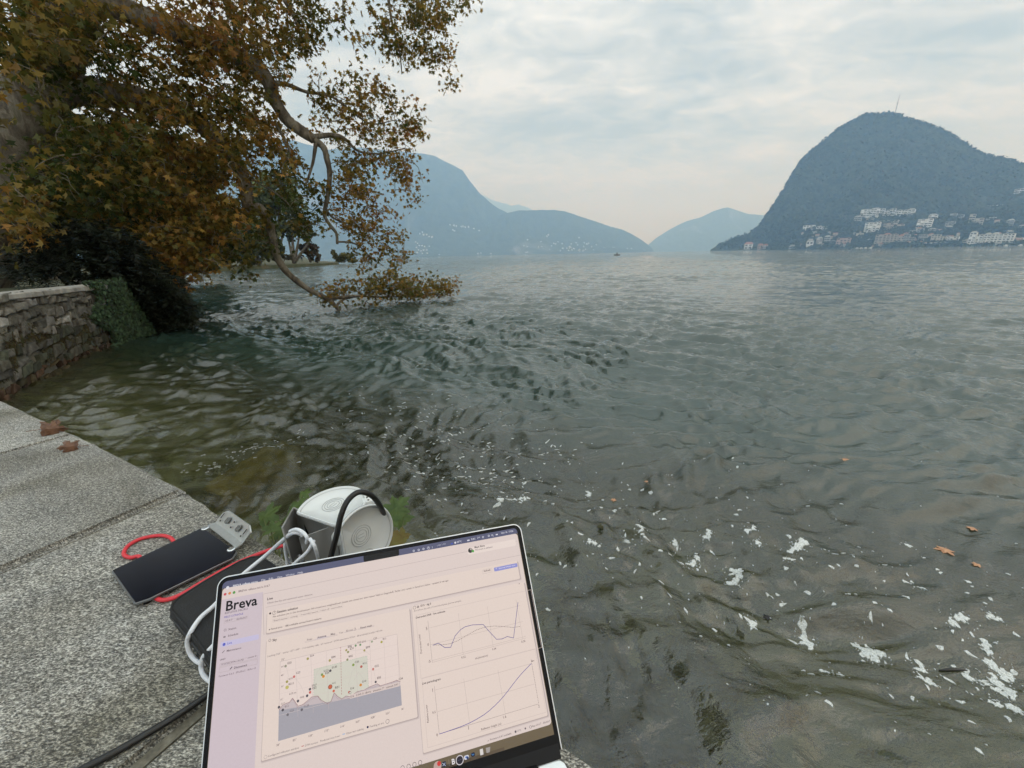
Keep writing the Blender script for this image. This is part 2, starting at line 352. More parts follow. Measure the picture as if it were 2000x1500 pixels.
def blob(cx, cy, r, ax=1.0, ang=0.0, n=None, th=0.0022, rag=0.55):
    n = n or (14 if r > 0.012 else 6)
    ph = [fr.uniform(0, 6.28) for _ in range(4)]; top = []; bot = []
    for k in range(n):
        a = 2 * math.pi * k / n
        q = r * (1 + rag * (0.6 * math.sin(2 * a + ph[0]) + 0.45 * math.sin(3 * a + ph[1]) + 0.35 * math.sin(5 * a + ph[2])))
        u, v = q * ax * math.cos(a), q / ax * math.sin(a)
        x, y = cx + u * math.cos(ang) - v * math.sin(ang), cy + u * math.sin(ang) + v * math.cos(ang)
        bot.append((x, y)); top.append((cx + (x - cx) * 0.86, cy + (y - cy) * 0.86))
    A = np.array(bot + top); Z = wave(A[:, 0], A[:, 1]); bot = [(x, y, z - 0.004) for (x, y), z in zip(bot, Z[:n])]; top = [(x, y, z + th) for (x, y), z in zip(top, Z[n:])]
    mb.prism(bot, top)
def streak(pts, r):
    P = catmull([onz(px, py, 0.0) for px, py in pts], 5)
    for i, p in enumerate(P):
        for _ in range(2): blob(p.x + fr.gauss(0, r * 1.6), p.y + fr.gauss(0, r * 1.6), fr.uniform(.0012, .0032), 1.3, fr.uniform(0, 3), 5)
        if fr.random() < 0.25: continue
        blob(p.x + fr.gauss(0, r * .3), p.y + fr.gauss(0, r * .3), r * fr.uniform(0.60, 1.15), fr.uniform(1.0, 1.6), fr.uniform(0, 3.1))
for pts, r in [([(1432, 1105), (1445, 1120), (1436, 1132)], .018), ([(1538, 1086), (1556, 1080), (1566, 1072)], .017), ([(1470, 1050), (1455, 1058)], .015), ([(1250, 1040), (1256, 1062)], .016), ([(1221, 1048), (1223, 1066)], .011),
               ([(1570, 1200), (1578, 1220), (1590, 1232)], .015), ([(1690, 1240), (1705, 1254), (1725, 1256)], .020), ([(1690, 1254), (1720, 1262)], .014), ([(1860, 1222), (1875, 1210), (1890, 1225)], .016), ([(1930, 1258), (1942, 1290), (1955, 1315), (1975, 1335)], .017),
               ([(1925, 1310), (1950, 1330), (1982, 1345)], .013), ([(1800, 1275), (1806, 1290)], .014), ([(1805, 1312), (1830, 1320)], .013), ([(1970, 1305), (1985, 1298)], .016), ([(1470, 1195), (1476, 1205)], .015), ([(1330, 1098), (1352, 1092)], .010), ([(1380, 1060), (1384, 1050)], .012),
               ([(1148, 963), (1154, 945)], .016), ([(965, 1002), (1000, 990), (1030, 985)], .018), ([(1150, 1062), (1170, 1070)], .012), ([(1780, 1145), (1795, 1158)], .008), ([(1935, 1350), (1960, 1362)], .010), ([(1975, 1365), (1998, 1375)], .014), ([(1355, 1095), (1362, 1080)], .012), ([(1318, 1057), (1322, 1065)], .011), ([(1432, 1130), (1424, 1128)], .010),
               ([(1770, 1060), (1780, 1062)], .008), ([(1480, 1075), (1475, 1080)], .013), ([(1530, 1105), (1545, 1110)], .009), ([(1620, 1290), (1650, 1300)], .006), ([(1895, 1300), (1903, 1306)], .010), ([(1935, 1210), (1945, 1214)], .013)]: streak(pts, r)
for _ in range(210):      # flecks, thicker along the drift line from the reflection edge to the lower right
    u = fr.random(); px = 880 + 1120 * u + fr.gauss(0, 45); py = 900 + 400 * u ** 1.15 + fr.gauss(0, 90)
    if py < 870 or px > 2040: continue
    p = onz(px, py, 0.0); blob(p.x, p.y, fr.uniform(0.004, 0.012), fr.uniform(1, 1.6), fr.uniform(0, 3.1))
for _ in range(260):
    u = fr.random(); px = 840 + 1150 * u + fr.gauss(0, 60); py = 860 + 430 * u + fr.gauss(0, 130)
    if py < 830: continue
    p = onz(px, py, 0.0); blob(p.x, p.y, fr.uniform(0.0016, 0.0042), 1.2, fr.uniform(0, 3), 5)
for _ in range(170):      # broken foam among the dark ripples left of the laptop
    px = fr.gauss(930, 80); py = fr.gauss(905, 48)
    if py < 800 or py > 1015: continue
    p = onz(px, py, 0.0); blob(p.x, p.y, fr.uniform(0.0025, 0.008) * (1 if fr.random() < .85 else 1.7), fr.uniform(1.2, 2.6), fr.uniform(-1.0, 0.8), 9)
for _ in range(130):
    px = fr.gauss(800, 90); py = fr.gauss(845, 45)
    p = onz(px, py, 0.0); blob(p.x, p.y, fr.uniform(0.003, 0.009), fr.uniform(1.4, 2.6), fr.uniform(-1.0, 0.8), 6)
P = catmull([onz(x, y, 0) for x, y in ((372, 915), (420, 903), (470, 885), (520, 865), (566, 848))], 9)
for p in P:               # wavelet breaking over the sunken stone
    for _ in range(2): blob(p.x + fr.gauss(0, .09), p.y + fr.gauss(0, .06), fr.uniform(0.002, 0.006), fr.uniform(1.4, 3.0), fr.uniform(0, 1), 7)
tag(link('lake_foam', mb.mesh('lake_foam', False), fm.m), 'white foam flecks drifting on the water right of the laptop', None, None, 'stuff')

# ================================================================== the granite ledge
def granite(name, rot, tone=1.0):
    t = NT(name); t.set(Roughness=0.72)
    v = t.coord('Object', (1, 2.1, 1), (0, 0, rot))
    a = t.noise(300, 2, 0.6, v, 0.5); b = t.noise(110, 4, 0.7, v, 0.4); c = t.noise(5, 5, 0.6, v, 0.5); d = t.noise(1.4, 3, 0.5, t.coord('Object'))
    m1 = t.n('ShaderNodeMix', data_type='FLOAT'); m1.inputs['Factor'].default_value = 0.30; t.l(a.outputs[0], m1.inputs['A']); t.l(b.outputs[0], m1.inputs['B'])
    m2 = t.n('ShaderNodeMix', data_type='FLOAT'); m2.inputs['Factor'].default_value = 0.12; t.l(m1.outputs['Result'], m2.inputs['A']); t.l(c.outputs[0], m2.inputs['B'])
    r = t.ramp(m2.outputs['Result'], [(0.40, (0.045 * tone, 0.044 * tone, 0.040 * tone)), (0.46, (0.12 * tone, 0.118 * tone, 0.108 * tone)), (0.515, (0.235 * tone, 0.23 * tone, 0.21 * tone)), (0.57, (0.43 * tone, 0.42 * tone, 0.39 * tone)), (0.62, (0.66 * tone, 0.65 * tone, 0.61 * tone))])
    d.inputs['Scale'].default_value = 3.2; d.inputs['Detail'].default_value = 6; d.inputs['Distortion'].default_value = 0.8; st = t.ramp(d.outputs[0], [(0.33, (0.58, 0.56, 0.47)), (0.45, (0.90, 0.88, 0.82)), (0.58, (1.0, 1.0, 0.98)), (0.70, (1.28, 1.27, 1.22))])
    mm = t.n('ShaderNodeMix', data_type='RGBA', blend_type='MULTIPLY'); mm.inputs['Factor'].default_value = 1.0
    t.l(r.outputs[0], mm.inputs['A']); t.l(st.outputs[0], mm.inputs['B']); t.l(mm.outputs['Result'], t.b.inputs['Base Color'])
    t.bump(m1.outputs['Result'], 0.55, 0.006); return t.m
quay = tag(empty('quay_wall', (-0.7, 0.6, 0)), 'rough speckled granite quay ledge under the laptop', 'ledge', None, 'structure')
edge = [Vector((x, y)) for x, y in [(-3.2, 2.16), (-2.52, 1.79), (-1.90, 1.44), (-1.28, 1.105), (-0.715, 0.785), (-0.268, 0.494), (0.30, 0.125), (0.78, -0.23)]]
inl = Vector((-0.47, -0.80)).normalized()
gran = [granite('granite_%s' % w, r_, tn) for w, r_, tn in (('pale', 0.95, 1.12), ('mid', 1.05, 0.92), ('dark', 0.9, 0.98))]
wk_ = random.Random(5)
for i in range(len(edge) - 1):
    a, b = edge[i], edge[i + 1]; g = 0.0035; d = (b - a).normalized(); z = ZL + (0.0 if i in (3, 4, 5) else wk_.uniform(-0.006, 0.003))
    if i == 3: z = ZL + 0.004
    lean = Vector((0.06, -0.01))
    q = [a + d * g, b - d * g, b - d * g + inl * 1.5 + lean, a + d * g + inl * 1.5 + lean]
    # subdivided outline gives the worn, slightly wavy arris of hand-cut stone
    ring = []
    for k in range(4):
        p0, p1 = q[k], q[(k + 1) % 4]; nn = 14 if k in (0, 1, 3) else 3
        for s_ in range(nn):
            p = p0.lerp(p1, s_ / nn); w_ = 0.0022 if 0 < s_ else 0.0
            ring.append(Vector((p.x + wk_.uniform(-w_, w_), p.y + wk_.uniform(-w_, w_))))
    mb = MB(); mb.prism([Vector((p.x, p.y, ZL - 0.26)) for p in ring], [Vector((p.x, p.y, z)) for p in ring])
    me = mb.mesh('slab'); bm = bmesh.new(); bm.from_mesh(me)
    bmesh.ops.bevel(bm, geom=[e_ for e_ in bm.edges if abs(e_.verts[0].co.z - z) < 1e-4 and abs(e_.verts[1].co.z - z) < 1e-4], offset=0.009, segments=3, affect='EDGES')
    bm.to_mesh(me); bm.free()
    child('slab', me, gran[(i + 1) % 3], quay)
    # sandy joint between two slabs, set a little below the surface
    if i < len(edge) - 2:
        mb = MB(); j0 = b - Vector((0.008, 0.014)) ; j1 = b + inl * 1.45 + lean; w_ = d * 0.006
        mb.prism([Vector((*(p), ZL - 0.2)) for p in (j0 - w_, j0 + w_, j1 + w_, j1 - w_)], [Vector((*(p), ZL - 0.006)) for p in (j0 - w_, j0 + w_, j1 + w_, j1 - w_)])
        child('mortar_joint', mb.mesh('mortar_joint'), mat('sandy_mortar', (0.15, 0.138, 0.105), 0.95, var=0.45, nscale=120), quay)
mb = MB()                                                   # masonry below the slabs
q = [p - Vector((0.03, 0.05)) for p in edge] + [edge[-1] + inl * 1.4, edge[0] + inl * 1.4]
mb.prism([Vector((p.x, p.y, -3.0)) for p in q], [Vector((p.x, p.y, ZL - 0.262)) for p in q])
child('footing', mb.mesh('footing'), mat('wet_footing', (0.09, 0.085, 0.06), 0.6, var=0.4, nscale=9), quay)

# ================================================================== old stone wall on the left
WB = [(-4.55, 2.3), (-5.0, 3.2), (-5.5, 4.2), (-6.05, 5.2), (-6.62, 6.3), (-7.06, 7.3), (-7.30, 8.2), (-7.9, 9.3), (-9.2, 10.4)]
WT = [(-5.3, 2.7), (-5.7, 3.7), (-6.08, 4.8), (-6.33, 5.6), (-6.58, 6.35), (-6.72, 7.0), (-7.05, 7.6), (-7.9, 8.5), (-9.2, 9.5)]
ZW = 1.02
def wall_pt(s, tt, off=0.0):
    s = max(0, min(s, len(WB) - 1.001)); i = int(s); f_ = s - i
    b = Vector((*WB[i], 0)).lerp(Vector((*WB[i + 1], 0)), f_); c = Vector((*WT[i], ZW)).lerp(Vector((*WT[i + 1], ZW)), f_)
    d = (Vector((*WB[i + 1], 0)) - Vector((*WB[i], 0))).normalized(); nrm = Vector((d.y, -d.x, 0.25)).normalized()
    return b.lerp(c, tt) + nrm * off
wall = tag(empty('stone_wall', (-6.5, 6.0, 0)), 'old mossy rubble stone wall with pale coping at the water on the left', 'wall')
mb = MB(); ns = 40
for k in range(ns):
    s = (len(WB) - 1.001) * k / (ns - 1)
    for tt in (-0.8, 0.0, 0.5, 1.0): mb.v.append(tuple(wall_pt(s, tt, -0.02)))
    p = wall_pt(s, 1.0, -0.5); mb.v.append((p.x, p.y, ZW - 0.02))
mb.f = [(k * 5 + j, (k + 1) * 5 + j, (k + 1) * 5 + j + 1, k * 5 + j + 1) for k in range(ns - 1) for j in range(4)]
child('mortar_core', mb.mesh('mortar_core', True), mat('old_mortar', (0.105, 0.10, 0.075), 0.95, var=0.5, nscale=14, bump=0.6), wall)
stone_m = tinted('wall_stone', 0.88, 0, 0.3, 0.45, 16)
wrn = random.Random(9); nst = 0
tt = -0.05; row = 0
rows = [0.075, 0.08, 0.11, 0.12, 0.13, 0.12, 0.12, 0.11, 0.10, 0.10]
for rh in rows:
    s = 1.80 + wrn.uniform(0, 0.1)
    while s < 5.1:
        wd = wrn.uniform(0.08, 0.28) * (1.0 if row > 1 else 0.62); seg = 1.12
        s1 = s + wd / seg
        wv = 0.028 * math.sin(s * 2.1 + row * 1.7) + 0.018 * math.sin(s * 5.3 - row); hs = wrn.uniform(-0.035, 0.035); h0, h1 = tt + 0.006 + wv + (hs if row % 2 else 0), tt + rh - 0.006 + wv + (0 if row % 2 else hs)
        if nst < 296 and wrn.random() > 0.05:
            pr = wrn.uniform(0.004, 0.055); cs = []
            j = lambda a: wrn.uniform(-a, a)
            crn = [(s + 0.010 + j(.035), h0 + j(.022)), (s1 - 0.010 + j(.035), h0 + j(.022)), (s1 - 0.010 + j(.04), h1 + j(.026)), (s + 0.010 + j(.04), h1 + j(.026))]
            base = [wall_pt(a_, b_, -0.03) for a_, b_ in crn]
            cx = sum(a_ for a_, _ in crn) / 4; cy_ = sum(b_ for _, b_ in crn) / 4
            mid = [wall_pt(a_, b_, pr * 0.6) for a_, b_ in crn]
            top = [wall_pt(cx + (a_ - cx) * 0.74, cy_ + (b_ - cy_) * 0.72, pr + wrn.uniform(-.006, .01)) for a_, b_ in crn]
            m_ = MB(); m_.v = [tuple(v) for v in base + mid + top]
            m_.f = [(k, (k + 1) % 4, 4 + (k + 1) % 4, 4 + k) for k in range(4)] + [(4 + k, 4 + (k + 1) % 4, 8 + (k + 1) % 4, 8 + k) for k in range(4)] + [(8, 9, 10, 11)]
            g = wrn.uniform(0.55, 1.35)
            if row < 2: col = wrn.choice([(0.085, 0.050, 0.030), (0.085, 0.065, 0.032), (0.07, 0.06, 0.028)])
            elif row < 5: col = wrn.choice([(0.085, 0.08, 0.06), (0.07, 0.075, 0.05), (0.10, 0.095, 0.08)])
            else: col = wrn.choice([(0.16, 0.15, 0.125), (0.20, 0.19, 0.16), (0.12, 0.115, 0.095), (0.27, 0.26, 0.235) if wrn.random() < .5 else (0.15, 0.14, 0.11)])
            m_.c = [(col[0] * g * .78, col[1] * g * .78, col[2] * g * .78)] * 12
            child('stone', m_.mesh('stone'), stone_m, wall); nst += 1
        s = s1
    tt += rh; row += 1
cop_m = mat('coping_stone', (0.30, 0.29, 0.26), 0.85, var=0.35, nscale=8, bump=0.4)
s = 0.05
while s < 7.6:
    s1 = s + wrn.uniform(0.62, 0.85); k = 5; mb = MB(); bt = []; tp = []
    A = [wall_pt(s + 0.008 + (s1 - s - 0.016) * q_ / k, 1.0, 0.05) for q_ in range(k + 1)]
    B = [wall_pt(s + 0.008 + (s1 - s - 0.016) * q_ / k, 1.0, -0.40) for q_ in range(k + 1)]
    ring = [Vector((p.x, p.y, 0)) for p in A] + [Vector((p.x, p.y, 0)) for p in reversed(B)]
    mb.prism([p + Vector((0, 0, ZW - 0.045)) for p in ring], [p + Vector((0, 0, ZW + 0.03 + wrn.uniform(-.002, .002))) for p in ring])
    child('coping_stone', bevelled(mb.mesh('coping_stone'), 0.012, 1), cop_m, wall); s = s1

# moss and grass tufts low on the wall, and ivy over its end
mb = MB()
for _ in range(6500):
    s = wrn.uniform(1.2, 5.2); tq = wrn.betavariate(3, 3.2) * 0.62 + 0.10
    if math.sin(s * 3.3 + tq * 9) + math.sin(s * 7.1 - tq * 5) < -0.2: continue
    p = wall_pt(s, tq, 0.012); g = wrn.uniform(0.5, 1.4); l = wrn.uniform(0.015, 0.05)
    d = Vector((wrn.gauss(0, 0.4) + .5, wrn.gauss(0, 0.4) - 0.1, -0.9)).normalized() * l; w_ = Vector((0.3, 0.5, 0.1)).normalized() * wrn.uniform(0.004, 0.010)
    col = wrn.choice([(0.045, 0.05, 0.018), (0.07, 0.055, 0.022), (0.05, 0.035, 0.018)])
    mb.add([p - w_, p + w_, p + d + Vector((0.015, -0.015, 0))], [(0, 1, 2)], tuple(c * g for c in col))
child('wall_moss', mb.mesh('wall_moss'), tinted('moss', 0.95, 0.2), wall)['kind'] = 'stuff'
ivy = tag(empty('ivy_plant', tuple(wall_pt(4.6, 0.0))), 'dark green ivy curtain hanging over the end of the stone wall', 'ivy')
mb = MB()
for _ in range(4200):
    tq = wrn.uniform(-0.03, 1.08)
    s = wrn.uniform(4.25 + 0.30 * (1 - tq) + 0.2 * math.sin(tq * 9), 6.1)
    if tq > 0.62 and 4.6 < s < 5.0 and wrn.random() < 0.6: continue
    p = wall_pt(s, tq, wrn.uniform(0.03, 0.11)); r_ = wrn.uniform(0.014, 0.040); g = wrn.uniform(0.3, 1.8)
    nrm = Vector((0.8, -0.35, 0.45)) + Vector((wrn.gauss(0, .35), wrn.gauss(0, .35), wrn.gauss(0, .35))); nrm.normalize()
    u = nrm.cross(Vector((0, 0, 1))).normalized(); v = nrm.cross(u)
    vs = [p + u * (r_ * a_) + v * (r_ * b_) for a_, b_ in ((0, 1.0), (-0.8, -0.25), (-0.35, -0.75), (0.35, -0.75), (0.8, -0.25))]
    mb.add(vs, [(0, 1, 2, 3, 4)], (0.030 * g, 0.056 * g, 0.024 * g))
child('foliage', mb.mesh('foliage'), tinted('ivy_leaf', 0.6, 0.15, 0.25), ivy)['kind'] = 'stuff'
mb = MB()
for k in range(7):
    s0 = 4.5 + k * 0.25
    mb.tube([wall_pt(s0 + 0.08 * math.sin(q_ * 1.3 + k), q_ / 8, 0.025) for q_ in range(9)], [0.012 - 0.001 * q_ for q_ in range(9)], 5)
child('stem', mb.mesh('stem'), mat('ivy_bark', (0.06, 0.045, 0.03), 0.9), ivy)

# ================================================================== park ground on the left
t = NT('park_ground'); t.set(Roughness=0.95); nz = t.noise(0.6, 6, 0.65, t.pos()); r = t.ramp(nz.outputs[0], [(0.35, (0.035, 0.045, 0.015)), (0.55, (0.07, 0.07, 0.03)), (0.7, (0.12, 0.09, 0.05))]); t.l(r.outputs[0], t.b.inputs['Base Color'])
shore = [(-5.6, 2.6), (-6.0, 3.6), (-6.4, 4.8), (-6.65, 5.6), (-6.9, 6.4), (-7.1, 7.05), (-7.5, 7.7), (-8.3, 8.6), (-9.6, 9.7), (-14, 14.2), (-24, 27), (-39.5, 50), (-37.5, 57), (-37, 72), (-36.5, 84), (-36.8, 92), (-44, 110), (-70, 150), (-200, 420), (-260, 380), (-120, 60), (-30, 2.0)]
mb = MB(); k = len(shore)
zt = [0.9] * 9 + [0.8, 0.6, 0.55, 0.45, 0.45, 0.4, 0.35, 0.4, 0.6, 3, 3, 1.2, 0.9]
mb.add([(x, y, z) for (x, y), z in zip(shore, zt)] + [(x + (0.6 if 8 < i < 19 else 0), y, -3) for i, (x, y) in enumerate(shore)], [tuple(range(k))[::-1]] + [(i, (i + 1) % k, k + (i + 1) % k, k + i) for i in range(k)])
me = mb.mesh('park_ground'); bm = bmesh.new(); bm.from_mesh(me); bmesh.ops.triangulate(bm, faces=[f_ for f_ in bm.faces if len(f_.verts) > 4]); bmesh.ops.recalc_face_normals(bm, faces=list(bm.faces)); bm.to_mesh(me); bm.free()
park = tag(link('park_ground', me, t.m), 'wooded park bank on the left shore', None, None, 'structure')

# ================================================================== mountains
def hill_mat(name, c0, c1, rock, scale, tex):
    t = NT(name); t.set(Roughness=0.95); t.b.inputs['Specular IOR Level'].default_value = 0.1
    a = t.noise(scale, 7, 0.68, t.pos()); b = t.noise(scale * 0.12, 5, 0.6, t.pos(scale=(1, 1, 0.35)), 0.8)
    r = t.ramp(a.outputs[0], [(0.36, c0), (0.62, c1)])
    rk = t.ramp(b.outputs[0], [(0.60, (0, 0, 0)), (0.70, (1, 1, 1))])
    m = t.n('ShaderNodeMix', data_type='RGBA'); t.l(rk.outputs[0], m.inputs['Factor']); t.l(r.outputs[0], m.inputs['A']); m.inputs['B'].default_value = (*rock, 1)
    t.l(m.outputs['Result'], t.b.inputs['Base Color'])
    t.bump(a.outputs[0], 1.0, tex); return t.m
def fbm(x, y, seed, base, oct=5):
    g = np.random.default_rng(seed); h = np.zeros_like(x); a = 1.0; k = 2 * np.pi / base
    for o in range(oct):
        for _ in range(3):
            th = g.uniform(0, 6.28); h += a * np.sin((x * np.cos(th) + y * np.sin(th)) * k + g.uniform(0, 6.28) + 0.8 * np.sin((y * np.cos(th) - x * np.sin(th)) * k * 0.6 + g.uniform(0, 6.28))) / 3
        a *= 0.52; k *= 2.05
    return h
def mountain(name, sil, base, Dr, Db, material, label, seed, rough, ncol=260, nrow=90, power=1.25, back=0.8):
    """sil: skyline pixels; base: shoreline pixels (x -> y ignored, sits on the water); Dr/Db: ground distance of ridge and of foot as functions of x"""
    xs = np.linspace(sil[0][0], sil[-1][0], ncol); sy = np.interp(xs, [p[0] for p in sil], [p[1] for p in sil])
    V = np.zeros((ncol, nrow, 3))
    for i, (x, y) in enumerate(zip(xs, sy)):
        top = atr(x, y, Dr(x)); ft = atr(x, 500, Db(x))
        a = np.array([ft.x, ft.y, -6.0]); b = np.array([top.x, top.y, max(top.z, 1.0)])
        nf = int(nrow * 0.78)
        for j in range(nrow):
            if j < nf:
                u = j / (nf - 1); p = a + (b - a) * u; p[2] = a[2] + (b[2] - a[2]) * (u ** power)
            else:
                u = (j - nf + 1) / (nrow - nf); q = b + (b - a) * np.array([back, back, 0]); q[2] = -6; p = b + (q - b) * u; p[2] = b[2] + (q[2] - b[2]) * u ** 1.3
            V[i, j] = p
    n1_ = fbm(V[..., 0], V[..., 1], seed, rough[0]); n2_ = fbm(V[..., 0] + V[..., 2], V[..., 1] - V[..., 2], seed + 1, rough[1], 3)
    env = np.ones((ncol, nrow)); u = np.linspace(0, 1, int(nrow * 0.78)); env[:, :len(u)] = np.sin(np.pi * np.clip(u, 0, 1)) ** 0.7; ub = np.linspace(0, 1, nrow - len(u) + 1)[1:]; env[:, len(u):] = np.sin(np.pi * ub) * 0.5
    ht = np.maximum(V[..., 2], 0)
    V[..., 2] += rough[2] * n1_ * env * np.minimum(1, ht / (rough[2] * 3 + 1)) + rough[3] * n2_ * np.minimum(1, ht / 20) * (0.35 + 0.65 * env)
    idx = np.arange(ncol * nrow).reshape(ncol, nrow)
    F = np.stack([idx[:-1, :-1], idx[1:, :-1], idx[1:, 1:], idx[:-1, 1:]], -1).reshape(-1, 4)
    me = bpy.data.meshes.new(name); me.from_pydata(V.reshape(-1, 3).tolist(), [], F.tolist()); me.update()
    me.polygons.foreach_set('use_smooth', [True] * len(me.polygons))
    return tag(link(name, me, material), label, None, None, 'structure')
lin = lambda *p: (lambda x: float(np.interp(x, [a for a, _ in p], [b for _, b in p])))
m_near = hill_mat('near_mountain_forest', (0.008, 0.018, 0.010), (0.062, 0.072, 0.036), (0.15, 0.135, 0.12), 0.03, 14.0)
m_far = hill_mat('far_mountain_forest', (0.010, 0.020, 0.012), (0.065, 0.072, 0.040), (0.22, 0.21, 0.20), 0.012, 24.0)
salv = mountain('mountain_right', [(1388, 487), (1405, 478), (1430, 466), (1462, 456), (1482, 440), (1500, 414), (1515, 392), (1532, 366), (1546, 340), (1562, 312), (1580, 296), (1604, 278), (1632, 254), (1660, 236), (1690, 222), (1712, 221), (1740, 219), (1760, 220), (1768, 230), (1800, 236), (1836, 250), (1872, 270), (1920, 300), (1940, 306), (1965, 310), (1990, 320), (2010, 322), (2060, 335), (2160, 360), (2320, 380)],
    None, lin((1388, 2440), (1480, 2700), (1700, 3000), (2000, 3050), (2320, 3100)), lin((1388, 2400), (1480, 2330), (1600, 2230), (1800, 2080), (2000, 1980), (2320, 1900)), m_near,
    'steep wooded sugarloaf mountain with a mast on top, right', 5, (520, 60, 60, 6.0), 460, 170, 1.75)
bre = mountain('mountain_left', [(60, 492), (200, 410), (330, 330), (400, 300), (480, 278), (560, 270), (600, 282), (640, 292), (700, 288), (760, 294), (826, 300), (850, 305), (875, 318), (903, 332), (915, 350), (935, 375), (955, 394), (975, 408), (1000, 420), (1040, 440), (1120, 470), (1240, 489)],
    None, lin((60, 5000), (330, 5600), (830, 6600), (1240, 6300)), lin((60, 4300), (330, 4700), (830, 5200), (1240, 5600)), m_far, 'high hazy blue mountain behind the plane tree branches', 11, (1300, 150, 150, 12), 260, 100, 1.45)
cap = mountain('hill_centre', [(900, 494), (960, 430), (985, 417), (1000, 414), (1012, 411), (1030, 411), (1060, 410), (1085, 410), (1105, 413), (1130, 422), (1165, 433), (1190, 442), (1215, 448), (1235, 458), (1255, 470), (1268, 480), (1276, 488)],
    None, lin((900, 6000), (1276, 7000)), lin((900, 5400), (1130, 5700), (1276, 6600)), m_far, 'low rounded hazy hill across the lake in the centre', 17, (1100, 140, 80, 9), 200, 70, 1.2)
ser = mountain('mountain_distant', [(1230, 489), (1264, 480), (1280, 466), (1310, 447), (1340, 432), (1370, 424), (1392, 413), (1410, 407), (1422, 405), (1440, 411), (1462, 418), (1500, 421), (1560, 430), (1640, 470)],
    None, lin((1230, 9400), (1640, 10400)), lin((1230, 8700), (1640, 9000)), m_far, 'pale distant mountain in the gap of the lake', 23, (2400, 240, 60, 8), 160, 60, 1.15)
gen = mountain('mountain_faint', [(820, 340), (900, 360), (940, 380), (965, 392), (985, 397), (1000, 402), (1012, 399), (1030, 405), (1080, 430), (1160, 480), (1180, 487)],
    None, lin((820, 15000), (1180, 15000)), lin((820, 13500), (1180, 13500)), m_far, 'very faint mountain ridge behind the left shoulder', 29, (3000, 300, 50, 8), 120, 40, 1.1)

# haze: even pale air over the whole scene
tz = bpy.data.materials.new('haze_air'); tz.use_nodes = True; tz.node_tree.nodes.clear()
ho = tz.node_tree.nodes.new('ShaderNodeOutputMaterial'); hv = tz.node_tree.nodes.new('ShaderNodeVolumePrincipled')
hv.inputs['Color'].default_value = (0.40, 0.66, 1.0, 1); hv.inputs['Absorption Color'].default_value = (1, 1, 1, 1); hv.inputs['Density'].default_value = 2.2e-4; hv.inputs['Anisotropy'].default_value = 0.25
tz.node_tree.links.new(hv.outputs[0], ho.inputs['Volume'])
mb = MB(); mb.box((0, 7000, 990), (21000, 12500, 1010))
tag(link('haze', mb.mesh('haze'), tz), 'pale blue haze over the lake', None, None, 'stuff')
# ================================================================== foliage helpers
LEAF = np.array([(0, 0.02, 0), (0, 1.0, -0.30), (-0.20, 0.46, 0.04), (-0.74, 0.62, -0.16), (-0.34, 0.16, 0.05), (-0.62, -0.22, -0.10), (-0.12, -0.24, 0.02),
                 (0.12, -0.24, 0.02), (0.62, -0.22, -0.10), (0.34, 0.16, 0.05), (0.74, 0.62, -0.16), (0.20, 0.46, 0.04)])
LF = [(0, i, i + 1) for i in range(1, 11)] + [(0, 11, 1)]
def rand_rot(n, g, droop=0.5, spread=0.8):
    """leaf frames: y axis (tip) leans down and out, z axis (face) looks roughly up"""
    tip = g.normal(0, 1, (n, 3)); tip[:, 2] = tip[:, 2] * 0.5 - droop * 1.4; tip /= np.linalg.norm(tip, axis=1)[:, None]
    nor = g.normal(0, spread, (n, 3)); nor[:, 2] += 0.9
    x = np.cross(tip, nor); x /= np.linalg.norm(x, axis=1)[:, None]; z = np.cross(x, tip)
    return np.stack([x, tip, z], -1)
def leaf_mesh(name, P, R, s, col, shape=LEAF, faces=LF):
    n = len(P); k = len(shape)
    V = np.einsum('nij,kj->nki', R, shape) * s[:, None, None] + P[:, None, :]
    F = (np.array(faces)[None] + (np.arange(n) * k)[:, None, None]).reshape(-1, len(faces[0]))
    me = bpy.data.meshes.new(name); me.vertices.add(n * k); me.vertices.foreach_set('co', V.astype(np.float32).ravel())
    nf = len(F); fl = F.shape[1]
    me.loops.add(nf * fl); me.loops.foreach_set('vertex_index', F.astype(np.int32).ravel())
    me.polygons.add(nf); me.polygons.foreach_set('loop_start', np.arange(nf, dtype=np.int32) * fl); me.update(calc_edges=True)
    a = me.color_attributes.new('tint', 'FLOAT_COLOR', 'POINT'); cc = np.ones((n, k, 4), np.float32); cc[..., :3] = col[:, None, :]; a.data.foreach_set('color', cc.ravel())
    return me
HUES = np.array([(0.050, 0.076, 0.014), (0.118, 0.112, 0.022), (0.265, 0.178, 0.036), (0.345, 0.175, 0.038), (0.205, 0.084, 0.030)])
def hue_cols(h, g):
    h = np.clip(h, 0, 0.999) * 4; i = h.astype(int); f_ = (h - i)[:, None]; i2 = np.minimum(i + 1, 4)
    return (HUES[i] * (1 - f_) + HUES[i2] * f_) * g.uniform(0.65, 1.35, len(h))[:, None]
leaf_m = tinted('plane_leaf', 0.55, 0.48, 0.35, 0.2, 6)
t = NT('plane_leaf_single'); t.set(Roughness=0.55); oi = t.n('ShaderNodeObjectInfo'); nz = t.noise(30, 3, 0.6, t.coord('Object'))
mr = t.n('ShaderNodeMapRange'); t.l(nz.outputs[0], mr.inputs[0]); mr.inputs['To Min'].default_value = 0.6; mr.inputs['To Max'].default_value = 1.4
sv = t.n('ShaderNodeVectorMath', operation='SCALE'); t.l(oi.outputs['Color'], sv.inputs[0]); t.l(mr.outputs[0], sv.inputs['Scale']); t.l(sv.outputs[0], t.b.inputs['Base Color'])
